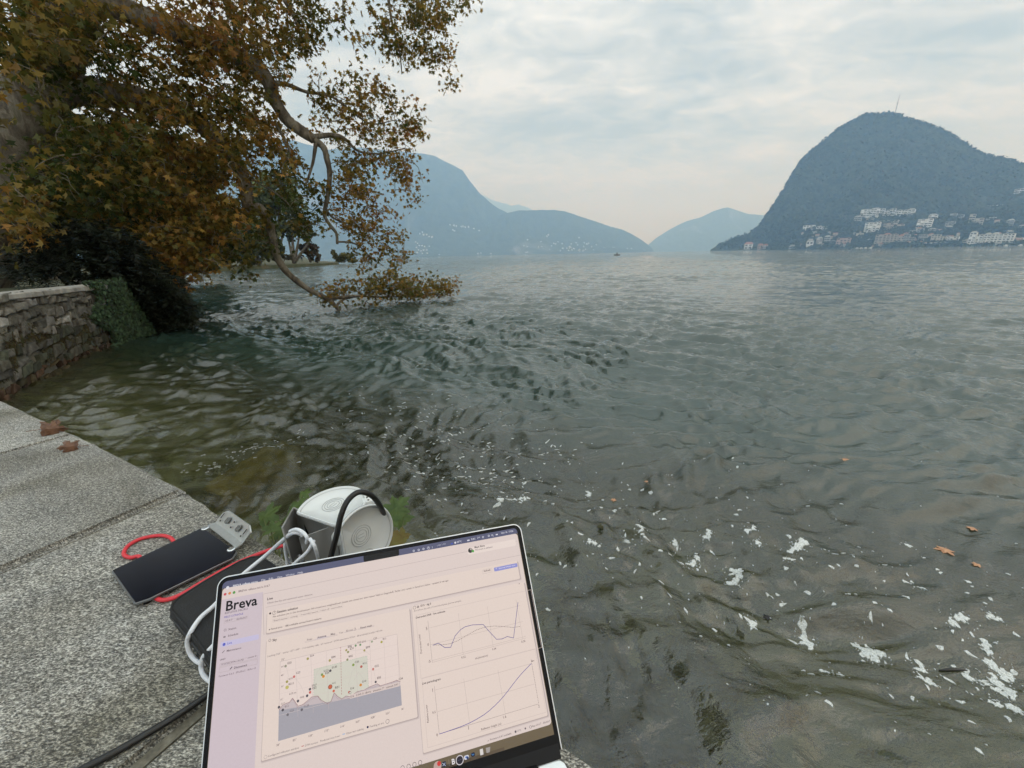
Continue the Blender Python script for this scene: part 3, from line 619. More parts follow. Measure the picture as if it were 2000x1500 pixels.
tr = t.n('ShaderNodeBsdfTranslucent'); mx = t.n('ShaderNodeMixShader'); mx.inputs[0].default_value = 0.48; t.l(sv.outputs[0], tr.inputs[0]); t.l(t.b.outputs[0], mx.inputs[1]); t.l(tr.outputs[0], mx.inputs[2]); t.l(mx.outputs[0], t.o.inputs['Surface'])
leaf_one_m = t.m
t = NT('plane_bark'); t.set(Roughness=0.85); a = t.noise(5, 5, 0.6, t.pos(scale=(1, 1, 0.5)), 0.6); b = t.noise(30, 4, 0.6, t.pos())
r = t.ramp(a.outputs[0], [(0.34, (0.055, 0.046, 0.034)), (0.47, (0.12, 0.10, 0.072)), (0.56, (0.21, 0.185, 0.14)), (0.66, (0.13, 0.12, 0.082))]); t.l(r.outputs[0], t.b.inputs['Base Color']); t.bump(b.outputs[0], 0.6, 0.03)
bark_m = t.m

# ================================================================== the great plane tree
tree = tag(empty('plane_tree', (-11.2, 9.6, 0.9)), 'huge autumn plane tree with brown leaves bending over the lake', 'tree')
def limb(name, pts, r0, r1, n=9, sub=6):
    """pts: (px, py, Y)"""
    P = catmull([aty(*p) for p in pts], sub); k = len(P); lr = random.Random(len(SKEL))
    rad = [r0 + (r1 - r0) * (i / (k - 1)) ** 0.8 for i in range(k)]
    rad = [q * (1 + lr.uniform(-0.07, 0.07)) for q in rad]
    mb = MB(); mb.tube(P, rad, n); child(name, mb.mesh(name, True), bark_m, tree)
    SKEL.extend(P); return P
SKEL = []
limb('trunk', [(-70, 640, 9.2), (-45, 520, 9.3), (-8, 400, 9.4), (22, 300, 9.5), (60, 215, 9.6), (95, 120, 9.7), (130, 20, 9.8), (170, -120, 9.9), (200, -300, 10)], 0.62, 0.40, 14)
limb('limb', [(60, 120, 9.7), (140, -8, 9.8), (190, 4, 9.9), (245, 20, 10), (305, 45, 10.1), (390, 75, 10.3), (450, 104, 10.5), (500, 132, 10.6), (526, 162, 10.7), (534, 190, 10.8), (557, 230, 10.9), (579, 249, 11), (613, 272, 11.1)], 0.26, 0.115, 10)
limb('limb', [(70, 215, 9.6), (110, 188, 9.7), (180, 178, 9.8), (270, 192, 10), (345, 216, 10.2), (400, 250, 10.4), (440, 295, 10.6), (470, 335, 10.8), (481, 375, 10.9), (486, 404, 10.9), (508, 409, 11), (525, 434, 11.05), (531, 462, 11.1), (543, 505, 11.2), (565, 536, 11.3), (604, 566, 11.5), (641, 585, 11.6), (664, 607, 11.7)], 0.27, 0.052, 10)
limb('branch', [(613, 272, 11.1), (632, 288, 11.2), (638, 308, 11.2), (644, 336, 11.3), (642, 370, 11.4), (638, 395, 11.4), (634, 420, 11.5), (645, 440, 11.5), (657, 456, 11.6), (659, 477, 11.6)], 0.085, 0.035, 7)
limb('branch', [(610, 268, 11.1), (640, 264, 11.2), (663, 266, 11.4), (680, 277, 11.6), (700, 295, 11.8), (740, 300, 12.2), (790, 290, 12.6)], 0.07, 0.015, 7)
limb('branch', [(617, 280, 11.1), (614, 300, 11.1), (611, 318, 11.1), (603, 345, 11.1), (597, 362, 11.1)], 0.05, 0.02, 6)
limb('branch', [(659, 472, 11.6), (687, 474, 11.8), (707, 485, 12), (727, 505, 12.2), (750, 520, 12.5)], 0.030, 0.010, 6)
limb('branch', [(636, 410, 11.5), (655, 428, 11.8), (690, 440, 12), (730, 455, 12.4), (775, 480, 12.8)], 0.035, 0.010, 6)
limb('branch', [(641, 585, 11.6), (690, 578, 12), (740, 580, 12.6), (800, 578, 13.2), (850, 572, 13.9)], 0.055, 0.012, 6)
limb('branch', [(655, 600, 11.7), (672, 585, 11.9), (720, 574, 12.3), (760, 560, 12.8)], 0.04, 0.010, 6)
limb('branch', [(530, 162, 10.7), (560, 165, 11), (600, 180, 11.4), (650, 190, 11.8), (720, 240, 12.3), (770, 235, 12.7)], 0.06, 0.012, 6)
limb('branch', [(535, 238, 10.9), (550, 262, 10.9), (563, 285, 10.9), (570, 315, 10.9)], 0.045, 0.02, 6)
limb('branch', [(470, 335, 10.8), (500, 355, 10.9), (535, 375, 11), (560, 395, 11.1), (572, 412, 11.2)], 0.03, 0.010, 6)
limb('branch', [(555, 0, 10.8), (572, 30, 11), (590, 70, 11.2)], 0.05, 0.02, 6)
limb('branch', [(755, -30, 11.5), (765, 40, 11.6), (780, 100, 11.7), (785, 145, 11.8)], 0.04, 0.012, 6)
limb('branch', [(670, -20, 11), (672, 45, 11.1), (690, 70, 11.2), (712, 100, 11.3)], 0.016, 0.006, 5)
limb('branch', [(200, -300, 10), (400, -220, 10.5), (600, -120, 11), (760, -60, 11.4), (900, -20, 12)], 0.22, 0.05, 8)
limb('branch', [(170, -150, 9.9), (260, -100, 9), (330, -130, 8), (430, -230, 7.2)], 0.18, 0.04, 8)
limb('branch', [(240, 105, 9.9), (205, 125, 9.7), (215, 150, 9.6), (228, 190, 9.5)], 0.03, 0.015, 6)
limb('branch', [(395, 470, 10.6), (415, 490, 10.7), (435, 510, 10.8)], 0.03, 0.012, 6)
# px, py, rx, ry, Y, dY, leaves, leaf size, hue
CL = [(40, 60, 110, 90, 8.6, 1.2, 620, .17, .42), (130, 60, 110, 70, 9.2, 1.2, 480, .16, .40), (40, 190, 100, 70, 8.0, 0.7, 70, .17, .40), (160, 130, 110, 60, 9.6, 1.0, 420, .15, .22), (60, 350, 90, 60, 8.3, 0.7, 110, .16, .35), (30, 430, 70, 60, 8.0, 0.8, 260, .16, .52),
      (170, 250, 110, 60, 9.2, 1.2, 520, .155, .30), (130, 340, 120, 70, 9.5, 1.2, 640, .155, .10), (230, 330, 120, 70, 9.6, 1.2, 700, .15, .42), (200, 400, 120, 60, 9.5, 1.0, 620, .15, .22), (300, 410, 110, 70, 9.8, 1.0, 700, .145, .50), (290, 470, 100, 50, 9.6, 1.0, 520, .145, .55), (360, 480, 80, 60, 10, 1, 470, .14, .58), (360, 530, 50, 30, 9.8, .8, 170, .14, .62), (330, 545, 40, 40, 9.6, .6, 90, .14, .70), (400, 450, 80, 70, 10.2, 1.0, 480, .14, .50),
      (300, 60, 90, 60, 10, 1.2, 330, .14, .62), (390, 90, 90, 60, 10.3, 1.2, 420, .135, .60), (330, 180, 100, 60, 10.2, 1.2, 430, .135, .48), (270, 250, 100, 55, 10, 1.2, 440, .14, .50), (400, 250, 110, 80, 10.6, 1.2, 720, .13, .55), (390, 340, 100, 70, 10.4, 1.2, 700, .135, .56), (480, 300, 90, 80, 10.9, 1.2, 620, .125, .55), (460, 190, 80, 80, 10.8, 1.2, 420, .125, .50), (470, 90, 100, 70, 10.9, 1.3, 440, .125, .60), (430, 20, 90, 50, 11, 1.3, 280, .125, .62), (520, 40, 60, 60, 11, 1.0, 190, .12, .55), (520, 130, 60, 60, 11.2, 1, 200, .12, .5),
      (430, 400, 60, 60, 10.7, 1, 300, .13, .50), (470, 430, 50, 50, 10.8, .8, 140, .125, .35), (520, 260, 50, 40, 11.2, .9, 150, .12, .58),
      (600, 40, 45, 60, 11.3, .8, 330, .11, .42), (600, 85, 35, 25, 11.3, .6, 90, .11, .40), (685, 22, 40, 26, 11.4, .6, 40, .11, .5), (705, 85, 22, 35, 11.4, .4, 34, .11, .45), (560, 100, 34, 40, 11.2, .8, 70, .115, .50),
      (810, 20, 65, 40, 11.8, 1, 330, .105, .48), (790, 70, 45, 50, 11.8, .9, 330, .105, .42), (850, 60, 35, 60, 11.9, .9, 220, .105, .50), (870, 130, 22, 40, 12, .6, 56, .105, .48), (890, 8, 35, 12, 12, .5, 70, .105, .40), (822, 115, 40, 30, 11.9, .6, 60, .105, .45),
      (640, 165, 55, 26, 11.5, 1, 70, .115, .50), (690, 190, 60, 50, 12, 1, 230, .115, .48), (640, 220, 45, 40, 11.6, .8, 110, .115, .55), (735, 185, 38, 28, 12.3, .8, 70, .11, .52), (745, 230, 70, 50, 12.5, 1, 260, .115, .52), (795, 225, 32, 40, 12.8, .8, 100, .115, .52), (790, 280, 40, 40, 12.8, .8, 150, .115, .66), (700, 290, 60, 45, 12, 1, 200, .115, .46), (740, 330, 70, 40, 12.3, 1, 230, .115, .60), (795, 340, 35, 45, 12.8, .8, 130, .11, .74), (680, 345, 45, 35, 11.9, .8, 100, .115, .52), (780, 385, 40, 20, 12.7, .7, 50, .105, .70),
      (580, 350, 45, 50, 11.3, .8, 170, .12, .30), (590, 400, 40, 45, 11.4, .8, 210, .12, .28), (600, 440, 30, 30, 11.4, .7, 100, .115, .32), (560, 300, 35, 40, 11.2, .8, 90, .12, .4), (520, 440, 30, 40, 11.2, .7, 80, .12, .26), (510, 490, 35, 30, 11.0, .6, 80, .12, .28), (450, 500, 35, 40, 10.8, .7, 110, .13, .32), (480, 535, 10, 12, 10.9, .3, 12, .13, .3),
      (700, 410, 60, 45, 12, 1, 290, .115, .72), (680, 370, 50, 30, 11.9, .8, 120, .115, .66), (740, 420, 35, 35, 12.4, .8, 110, .11, .68), (730, 470, 50, 45, 12.4, 1, 220, .11, .60), (700, 455, 40, 30, 12, .8, 90, .11, .58), (765, 480, 30, 35, 12.9, .7, 90, .11, .55), (745, 520, 50, 30, 12.8, .8, 150, .11, .46), (790, 530, 35, 30, 13.2, .8, 110, .11, .42),
      (700, 565, 55, 25, 12.2, .8, 150, .11, .50), (765, 565, 60, 28, 12.9, .9, 330, .105, .45), (825, 560, 45, 24, 13.6, .8, 230, .105, .52), (868, 562, 26, 20, 14.2, .5, 110, .10, .66), (845, 570, 30, 14, 13.9, .5, 70, .10, .5), (800, 580, 50, 10, 13.2, .5, 70, .10, .45), (660, 560, 30, 22, 11.8, .6, 60, .11, .55), (640, 592, 20, 10, 11.6, .4, 28, .11, .45), (670, 598, 14, 10, 11.8, .3, 20, .11, .5)]
g = np.random.default_rng(33); LP = []; LS = []; LH = []; NODES = [tuple(p) for p in SKEL]; subs = []
for (px, py, rx, ry, Y, dY, cnt, sz, hue) in CL:
    cnt = int(cnt * (1.6 if Y < 10.2 else 1.45)) if not (py > 540 and px > 690) else int(cnt * 2.2); sz *= 0.66 if Y < 10.2 else 0.78; ns_ = max(2, int(cnt / 17))
    for q_ in range(ns_):
        while True:
            u, v = g.uniform(-1, 1, 2)
            if u * u + v * v < 1: break
        c = np.array(aty(px + u * rx, py + v * ry, Y + g.uniform(-dY, dY))); subs.append(c)
        k = max(2, int(round(cnt / ns_ * g.uniform(0.5, 1.5))))
        sg = 0.16 if Y < 10.5 else 0.135
        pts = c + g.normal(0, 1, (k, 3)) * np.array([sg, sg, sg * 0.85]); h = hue - 0.07 + g.normal(0, 0.12) + g.normal(0, 0.13, k)
        LP.append(pts); LS.append(sz * g.uniform(0.55, 1.15, k)); LH.append(h)
# the crown goes on above the frame
for (x, y, z, rx, ry, rz, cnt) in [(-7.5, 9.5, 9.0, 3.6, 3.0, 1.6, 1300), (-5.0, 10.5, 8.6, 2.6, 2.4, 1.4, 900), (-9.5, 7.2, 8.0, 2.6, 2.2, 1.8, 900), (-6.4, 7.0, 8.6, 2.2, 1.8, 1.2, 700), (-8.8, 10, 12, 4.0, 3.4, 2.0, 1000), (-3.0, 11.2, 8.2, 1.6, 1.6, 0.9, 420), (-11.8, 9.6, 9.5, 2.5, 2.5, 2.5, 700)]:
    ns_ = int(cnt / 14)
    for q_ in range(ns_):
        v = g.normal(0, 1, 3); v *= g.uniform(0.3, 1) / np.linalg.norm(v); c = np.array((x, y, z + 1.0)) + v * np.array((rx, ry, rz)); subs.append(c)
        k = int(cnt / ns_); LP.append(c + g.normal(0, 0.28, (k, 3))); LS.append(g.uniform(0.16, 0.27, k)); LH.append(0.42 + g.normal(0, 0.16, k))
LP = np.concatenate(LP); LS = np.concatenate(LS); LH = np.concatenate(LH)
ok_ = LP[:, 2] > 0.10; LP, LS, LH = LP[ok_], LS[ok_], LH[ok_]
LR = rand_rot(len(LP), g, 0.55, 0.75); LC = hue_cols(LH, g)
# twigs: every spray hangs on the nearest wood already grown
nodes = np.array(NODES); subs = np.array(subs); dmin = np.array([np.min(((nodes - c) ** 2).sum(1)) for c in subs]); mb = MB()
for i in np.argsort(dmin):
    c = subs[i]; d2 = ((nodes - c) ** 2).sum(1); j = int(np.argmin(d2)); p = nodes[j]; dd = math.sqrt(d2[j])
    if dd > 0.02:
        a, b = Vector(p), Vector(c); m_ = a.lerp(b, 0.5) + Vector((g.normal(0, .08), g.normal(0, .08), 0.10 * dd)); e_ = b + (b - a).normalized() * 0.12 + Vector((0, 0, -0.06))
        r_ = 0.006 + 0.010 * min(1, dd)
        mb.tube(catmull([a, m_, b, e_], 2), [r_, r_ * .9, r_ * .8, r_ * .7, r_ * .6, r_ * .5, r_ * .35], 4, False)
        nodes = np.vstack([nodes, np.array([tuple(m_), tuple(c)])])
o = child('twigs', mb.mesh('twigs'), bark_m, tree); o['kind'] = 'stuff'
# the 300 leaves that show largest are leaves of their own, the rest one crown
rel = LP - np.array((0, 0, CAM_H)); zc = rel @ np.array(FWD); sx = 1000 + 800 * (rel @ np.array(RIGHT)) / zc; sy_ = 750 + 800 * (rel @ np.array(DOWN)) / zc
scr = np.where((sx > 5) & (sx < 1990) & (sy_ > 5) & (sy_ < 700), LS / zc, 0)
# spread over the crown: best leaf of each screen cell, so they are not all one clump behind each other
big = []; cells = {}
for i in np.argsort(-scr):
    if scr[i] <= 0: break
    key = (int(sx[i] / 14), int(sy_[i] / 14))
    if key in cells: continue
    cells[key] = 1; big.append(i)
    if len(big) == 300: break
msk = np.ones(len(LP), bool); msk[big] = False
o = child('crown', leaf_mesh('crown', LP[msk], LR[msk], LS[msk], LC[msk]), leaf_m, tree); o['kind'] = 'stuff'
lm = leaf_mesh('leaf', np.zeros((1, 3)), np.eye(3)[None], np.ones(1), np.ones((1, 3))); lm.materials.append(leaf_one_m)
for i in big:
    o = bpy.data.objects.new('leaf', lm); C.objects.link(o); o.parent = tree; o.color = (*LC[i], 1)
    M = Matrix([[*LR[i][r_] * LS[i], LP[i][r_] - tree.location[r_]] for r_ in range(3)] + [[0, 0, 0, 1]])
    o.matrix_local = M

# ================================================================== dark yew over the wall end
yew = tag(empty('yew_tree', (-8.3, 9.6, 0.9)), 'low dark evergreen yew spilling over the wall end to the water', 'tree')
mb = MB(); mb.tube(catmull([(-8.6, 9.4, 0.7), (-8.5, 9.5, 1.2), (-8.2, 9.7, 1.7), (-8.0, 10.0, 2.2)], 4), [0.16] * 4 + [0.13] * 4 + [0.09] * 4 + [0.05], 8); child('trunk', mb.mesh('trunk', True), bark_m, yew)
NE = np.array([(-0.14, 0, 0), (0.14, 0, 0), (0.06, 1, -0.05), (-0.06, 1, -0.05)]); NF = [(0, 1, 2, 3)]
P = []; Sz = []; Cc = []; Tip = []
for (px, py, rx, ry, Y, dY, cnt) in [(110, 487, 90, 50, 8.2, .6, 3600), (185, 490, 85, 55, 8.3, .7, 4600), (60, 505, 60, 40, 8.0, .4, 1600), (250, 545, 75, 55, 8.6, .7, 5000), (295, 575, 65, 48, 8.9, .6, 4200), (335, 602, 42, 32, 9.1, .5, 2600), (140, 450, 55, 22, 8.3, .5, 1300), (270, 605, 60, 40, 8.7, .5, 2600), (315, 626, 48, 16, 8.9, .4, 1500), (225, 495, 55, 40, 8.6, .6, 2400)]:
    ns_ = cnt // 26
    for _ in range(ns_):
        while True:
            u, v = g.uniform(-1, 1, 2)
            if u * u + v * v < 1: break
        c = np.array(aty(px + u * rx, py + v * ry, Y + g.uniform(-dY, dY)))
        out_ = np.array((0.75, -0.35, -0.30)) + g.normal(0, .35, 3); out_ /= np.linalg.norm(out_); L_ = g.uniform(0.25, 0.55)
        sd = np.cross(out_, (0, 0, 1)); sd /= np.linalg.norm(sd)
        gcol = g.uniform(0.5, 1.5) * (1.0 if py < 600 else 1.7)
        for q_ in range(26):
            tq = q_ / 26; side = 1 if q_ % 2 else -1
            P.append(c + out_ * L_ * tq + np.array((0, 0, -0.15 * tq * tq))); Tip.append(out_ * 0.75 + sd * side * 0.7 + g.normal(0, .18, 3)); Sz.append(g.uniform(0.07, 0.14) * (1.1 - 0.5 * tq)); Cc.append(np.array((0.009, 0.014, 0.006)) * gcol * g.uniform(.7, 1.3))
P = np.array(P); Tip = np.array(Tip); Tip /= np.linalg.norm(Tip, axis=1)[:, None]; nn = g.normal(0, .5, P.shape) + np.array((0, 0, 1)); X = np.cross(Tip, nn); X /= np.linalg.norm(X, axis=1)[:, None]; Z = np.cross(X, Tip)
keep = P[:, 2] > 0.05
o = child('crown', leaf_mesh('crown', P[keep], np.stack([X, Tip, Z], -1)[keep], np.array(Sz)[keep], np.array(Cc)[keep], NE, NF), tinted('yew_needles', 0.6, 0.1, 0.3), yew); o['kind'] = 'stuff'

# ================================================================== park trees further along the shore
BL = np.array([(-0.5, -0.35, 0), (0.5, -0.35, 0.1), (0.55, 0.3, -0.05), (0, 0.65, 0.1), (-0.5, 0.35, 0)]); BF = [(0, 1, 2, 3, 4)]
park_leaf = tinted('park_leaf', 0.7, 0.25, 0.2, 0.2, 0.5)
def park_tree(name, px, base, Y, crown, cols, card, cnt, label, seed, trunk_r=0.25, cat='tree', group=None):
    """crown: list of (px, py, rx, ry) lobes"""
    g = np.random.default_rng(seed); b = aty(px, base, Y); b.z = max(0.3, min(b.z, 0.9)); o = tag(empty(name, tuple(b)), label, cat, group)
    P = []; K = []
    ar = sum(r[2] * r[3] for r in crown); mb = MB()
    for (cx, cy_, rx, ry) in crown:
        k = int(cnt * rx * ry / ar); c0 = np.array(aty(cx, cy_, Y)); wx = rx * Y / 900; wz = ry * Y / 900
        mb.tube(catmull([b, b.lerp(Vector(c0), 0.5) + Vector((0, 0, 0.15 * wz)), Vector(c0) + Vector((0, 0, wz * 0.4))], 4), [trunk_r * q_ for q_ in (1, .95, .9, .8, .65, .5, .4, .25, .1)], 6)
        v = g.normal(0, 1, (k, 3)); v /= np.linalg.norm(v, axis=1)[:, None]; v *= g.uniform(0.45, 1.0, (k, 1)) ** 0.6
        cl = g.normal(0, 1, (max(3, k // 22), 3)); cl /= np.linalg.norm(cl, axis=1)[:, None]; cl *= g.uniform(0.5, 1, (len(cl), 1))
        pick = g.integers(0, len(cl), k); v = 0.25 * v + cl[pick] * 0.9 + g.normal(0, 0.07, (k, 3))
        P.append(c0 + v * np.array((wx, wx, wz))); sh = g.uniform(0.7, 1.3, len(cl))[pick]
        K.append(np.array(cols)[g.integers(0, len(cols), k)] * sh[:, None] * g.uniform(.8, 1.2, (k, 1)))
    P = np.concatenate(P); K = np.concatenate(K); kp = P[:, 2] > 0.25; P, K = P[kp], K[kp]
    child('trunk', mb.mesh('trunk', True), bark_m, o)
    q_ = child('crown', leaf_mesh('crown', P, rand_rot(len(P), g, 0.2, 1.0), g.uniform(0.6, 1.3, len(P)) * card, K, BL, BF), park_leaf, o); q_['kind'] = 'stuff'
    return o
GR = [(0.035, 0.05, 0.018), (0.05, 0.06, 0.02)]; OL = [(0.08, 0.075, 0.022), (0.06, 0.065, 0.02)]; PALE = [(0.16, 0.19, 0.09), (0.12, 0.15, 0.06)]; RU = [(0.10, 0.06, 0.035), (0.08, 0.065, 0.03)]
LGT = [(0.075, 0.095, 0.042), (0.10, 0.11, 0.045)]
PG = 'trees along the park shore'
park_tree('park_tree', 540, 512, 92, [(540, 378, 48, 36), (515, 400, 34, 34), (570, 395, 30, 30), (548, 350, 26, 16)], PALE, 0.75, 2600, 'pale green round tree seen between the plane branches', 1, .3, group=PG)
park_tree('park_tree', 440, 524, 62, [(430, 430, 50, 46), (460, 470, 44, 38), (405, 470, 36, 40), (435, 500, 50, 20)], GR + LGT, 0.55, 3200, 'broad green tree at the bend of the park shore', 2, .3, group=PG)
park_tree('park_tree', 505, 518, 72, [(500, 455, 40, 42), (525, 485, 30, 28), (480, 490, 34, 26)], LGT, 0.6, 2400, 'olive green tree just left of the curved plane branch', 3, .3, group=PG)
park_tree('park_tree', 574, 514, 84, [(570, 430, 26, 36), (590, 450, 20, 24), (560, 455, 18, 20), (613, 462, 10, 7)], [(0.09, 0.10, 0.045), (0.07, 0.08, 0.035)], 0.5, 1500, 'slender olive tree with a bare trunk on the point', 4, .32, group=PG)
park_tree('park_tree', 606, 512, 86, [(606, 490, 16, 18), (616, 500, 10, 12), (592, 482, 12, 10)], RU, 0.45, 800, 'small reddish tree at the tip of the park point', 5, .15, group=PG)
park_tree('shore_bush', 672, 513, 100, [(668, 503, 20, 12), (688, 505, 13, 10), (655, 494, 8, 8)], [(0.13, 0.115, 0.04), (0.10, 0.095, 0.035)], 0.4, 1000, 'rounded yellow olive bush alone at the waterline', 6, .08, 'bush')
park_tree('shore_bush', 552, 515, 84, [(560, 502, 22, 7), (535, 500, 16, 9)], [(0.10, 0.085, 0.035)], 0.35, 600, 'low tan bush under the slender olive tree', 7, .08, 'bush')
park_tree('park_tree', 120, 560, 18, [(60, 380, 130, 90), (180, 400, 130, 90), (120, 300, 110, 70), (20, 480, 90, 60)], GR, 0.34, 5200, 'dark green tree filling the gaps behind the plane trunk', 8, .2, group=PG)
park_tree('park_tree', 320, 545, 27, [(300, 440, 80, 60), (370, 430, 60, 60), (330, 500, 70, 40), (390, 490, 40, 40)], GR + OL, 0.40, 4200, 'olive green tree behind the lowest plane leaves', 9, .25, group=PG)
park_tree('park_tree', 250, 540, 22, [(240, 340, 100, 60), (330, 330, 90, 60), (200, 420, 80, 60)], GR + OL, 0.36, 3600, 'mid green tree behind the big plane limb', 10, .25, group=PG)

# two strollers on the point
def person(px, base, zg, top, legs, h, label):
    f = onz(px, base, zg); o = tag(empty('person', tuple(f)), label, 'person', None)
    s = h / 1.72; V = [(0, 0, .95), (0, 0, 1.15), (0, .01, 1.40), (0, .02, 1.50), (0, .03, 1.62), (.10, 0, .90), (.12, .10, .50), (.12, .02, .06), (.12, .14, .03), (-.10, 0, .90), (-.12, -.12, .50), (-.12, -.22, .08), (-.12, -.10, .03), (.19, 0, 1.38), (.26, -.05, 1.12), (.25, .05, .88), (-.19, 0, 1.38), (-.26, .05, 1.12), (-.25, .12, .90)]
    E_ = [(0, 1), (1, 2), (2, 3), (3, 4), (0, 5), (5, 6), (6, 7), (7, 8), (0, 9), (9, 10), (10, 11), (11, 12), (2, 13), (13, 14), (14, 15), (2, 16), (16, 17), (17, 18)]
    me = bpy.data.meshes.new('body'); me.from_pydata([(a * s, b * s, c * s) for a, b, c in V], E_, []); ob = link('body', me, legs, o)
    md = ob.modifiers.new('skin', 'SKIN'); rd = [.15, .14, .16, .06, .10, .10, .075, .05, .04, .10, .075, .05, .04, .07, .05, .035, .07, .05, .035]
    for i_, r_ in enumerate(rd): me.skin_vertices[0].data[i_].radius = (r_ * s, r_ * s)
    me.skin_vertices[0].data[0].use_root = True; ob.modifiers.new('sub', 'SUBSURF').levels = 1; ob.modifiers['sub'].render_levels = 1
    mb = MB(); ring = []                                # coat: closed shell round the torso
    prof = [(.80, .19), (.95, .185), (1.15, .185), (1.33, .21), (1.43, .15)]
    for z, r_ in prof:
        for k in range(10): mb.v.append((r_ * s * 1.12 * math.cos(k * .6283), r_ * s * .85 * math.sin(k * .6283), z * s))
    mb.f = [(i * 10 + k, i * 10 + (k + 1) % 10, (i + 1) * 10 + (k + 1) % 10, (i + 1) * 10 + k) for i in range(4) for k in range(10)] + [tuple(range(9, -1, -1)), tuple(range(40, 50))]
    link('coat', mb.mesh('coat', True), top, o)
    return o
dk = mat('dark_cloth', (0.03, 0.03, 0.035), 0.9); bl_ = mat('navy_cloth', (0.03, 0.035, 0.06), 0.9)
person(582, 511.5, 0.42, dk, dk, 1.7, 'left of two distant strollers in dark clothes on the park point')
person(590, 511.5, 0.42, bl_, dk, 1.75, 'right of two distant strollers in navy coat on the park point')
# ================================================================== laptop
LAP = empty('laptop', (0, 0, 0))
def cam2w(v): return RIGHT * v[0] + DOWN * v[1] + FWD * v[2]
D1 = cam2w(Vector((3280, -358, 800)).normalized()); D1 = Vector((D1.x, D1.y, 0)).normalized()          # along the lid, to the right
D2 = cam2w(Vector((396, 1847, -800)).normalized()); D2 = (D2 - D1 * D2.dot(D1)).normalized()           # down the lid
NL = D2.cross(D1).normalized()
if NL.dot(-FWD) < 0: NL = -NL                                                                          # towards the viewer
TR = CAMP + cam2w((0.00964, 0.16326, 0.48195)); LW, LH_ = 0.3126, 0.2128
TL = TR - D1 * LW
def lid(a, b, n=0.0): return TL + D1 * a + D2 * b + NL * n
def S_(px, py):
    d = ray(px, py); k = (TL - CAMP).dot(NL) / d.dot(NL); p = CAMP + d * k - TL
    return p.dot(D1), p.dot(D2)
def rrect(a0, b0, a1, b1, r, n=6, corners=(1, 1, 1, 1)):
    P = []
    for (cx, cy_, s, c_) in ((a1 - r, b0 + r, -90, corners[1]), (a1 - r, b1 - r, 0, corners[2]), (a0 + r, b1 - r, 90, corners[3]), (a0 + r, b0 + r, 180, corners[0])):
        if not c_: P.append((a1 if s in (-90, 0) else a0, b0 if s in (-90, 180) else b1)); continue
        for k in range(n + 1):
            t_ = math.radians(s + 90 * k / n); P.append((cx + r * math.cos(t_), cy_ + r * math.sin(t_)))
    return P
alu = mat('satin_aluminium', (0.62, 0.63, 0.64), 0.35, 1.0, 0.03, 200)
alu_lit = mat('sky_lit_aluminium', (0.80, 0.82, 0.82), 0.45, 0.55, 0.02, 200)  # same aluminium as the lid; sky brightness on the base painted into its colour
blackp = mat('black_glass_bezel', (0.004, 0.004, 0.005), 0.2, 0, 0.05, 100, 0, 0.15)
blackm = mat('black_plastic', (0.006, 0.006, 0.007), 0.45, 0, 0.1, 80, 0, 0.2)
ring = rrect(0, 0, LW, LH_, 0.0095, 8, (1, 1, 0, 0))
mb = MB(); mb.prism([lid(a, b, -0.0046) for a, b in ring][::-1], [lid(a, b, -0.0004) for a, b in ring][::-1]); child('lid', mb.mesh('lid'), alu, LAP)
ring2 = rrect(0.0011, 0.0011, LW - 0.0011, LH_, 0.0085, 8, (1, 1, 0, 0))
mb = MB(); mb.prism([lid(a, b, -0.0003) for a, b in ring2][::-1], [lid(a, b, 0.0003) for a, b in ring2][::-1]); child('bezel', mb.mesh('bezel'), blackp, LAP)
# base: level on the ledge, open towards the viewer, with the rear notch of the hinge
HB = lid(0, LH_); ZB = HB.z - 0.004; BD = Vector((-D1.y, D1.x, 0)); BD = BD if BD.y < 0 else -BD        # towards the viewer
def bas(a, d, z): p = HB + D1 * a + BD * d; return Vector((p.x, p.y, z))
o0 = 0.004
ring = [(0.0, o0 + .008), (0.002, o0 + .002), (0.008, o0), (0.0265, o0), (0.0265, o0 + .012), (LW - 0.0265, o0 + .012), (LW - 0.0265, o0), (LW - .010, o0), (LW - .005, o0 + .0012), (LW - .0012, o0 + .005), (LW, o0 + .010), (LW, .205), (LW - .01, .2165), (.01, .2165), (0, .205)]
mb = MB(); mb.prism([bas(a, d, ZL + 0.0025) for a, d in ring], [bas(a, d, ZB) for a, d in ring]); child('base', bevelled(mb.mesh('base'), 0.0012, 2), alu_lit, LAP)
mb = MB(); mb.tube([bas(0.028, 0.008, ZB - .003), bas(LW - 0.028, 0.008, ZB - .003)], 0.0062, 14); hb = lid(0.004, LH_ - .003, .0); 
mb.prism([lid(a, b, n) for a, b, n in ((.003, LH_ - .006, -.004), (LW - .003, LH_ - .006, -.004), (LW - .003, LH_ + .006, -.004), (.003, LH_ + .006, -.004))], [lid(a, b, n) for a, b, n in ((.003, LH_ - .006, .0002), (LW - .003, LH_ - .006, .0002), (LW - .003, LH_ + .006, .002), (.003, LH_ + .006, .002))]); child('hinge', mb.mesh('hinge'), blackm, LAP)
mb = MB(); kk = 0.0009                                     # keyboard and trackpad (outside the frame, on the real base)
mb.prism([bas(a, d, ZB) for a, d in ((.02, .028), (LW - .02, .028), (LW - .02, .125), (.02, .125))], [bas(a, d, ZB + .0004) for a, d in ((.02, .028), (LW - .02, .028), (LW - .02, .125), (.02, .125))]); child('keyboard_well', mb.mesh('keyboard_well'), blackm, LAP)
mb = MB()
for r_ in range(6):
    for c_ in range(14):
        a, d = .0225 + c_ * .0192, .031 + r_ * .0156; q = [(a, d), (a + .0165, d), (a + .0165, d + .0135), (a, d + .0135)]
        mb.prism([bas(x, y, ZB + .0005) for x, y in q], [bas(x, y, ZB + .0016) for x, y in q])
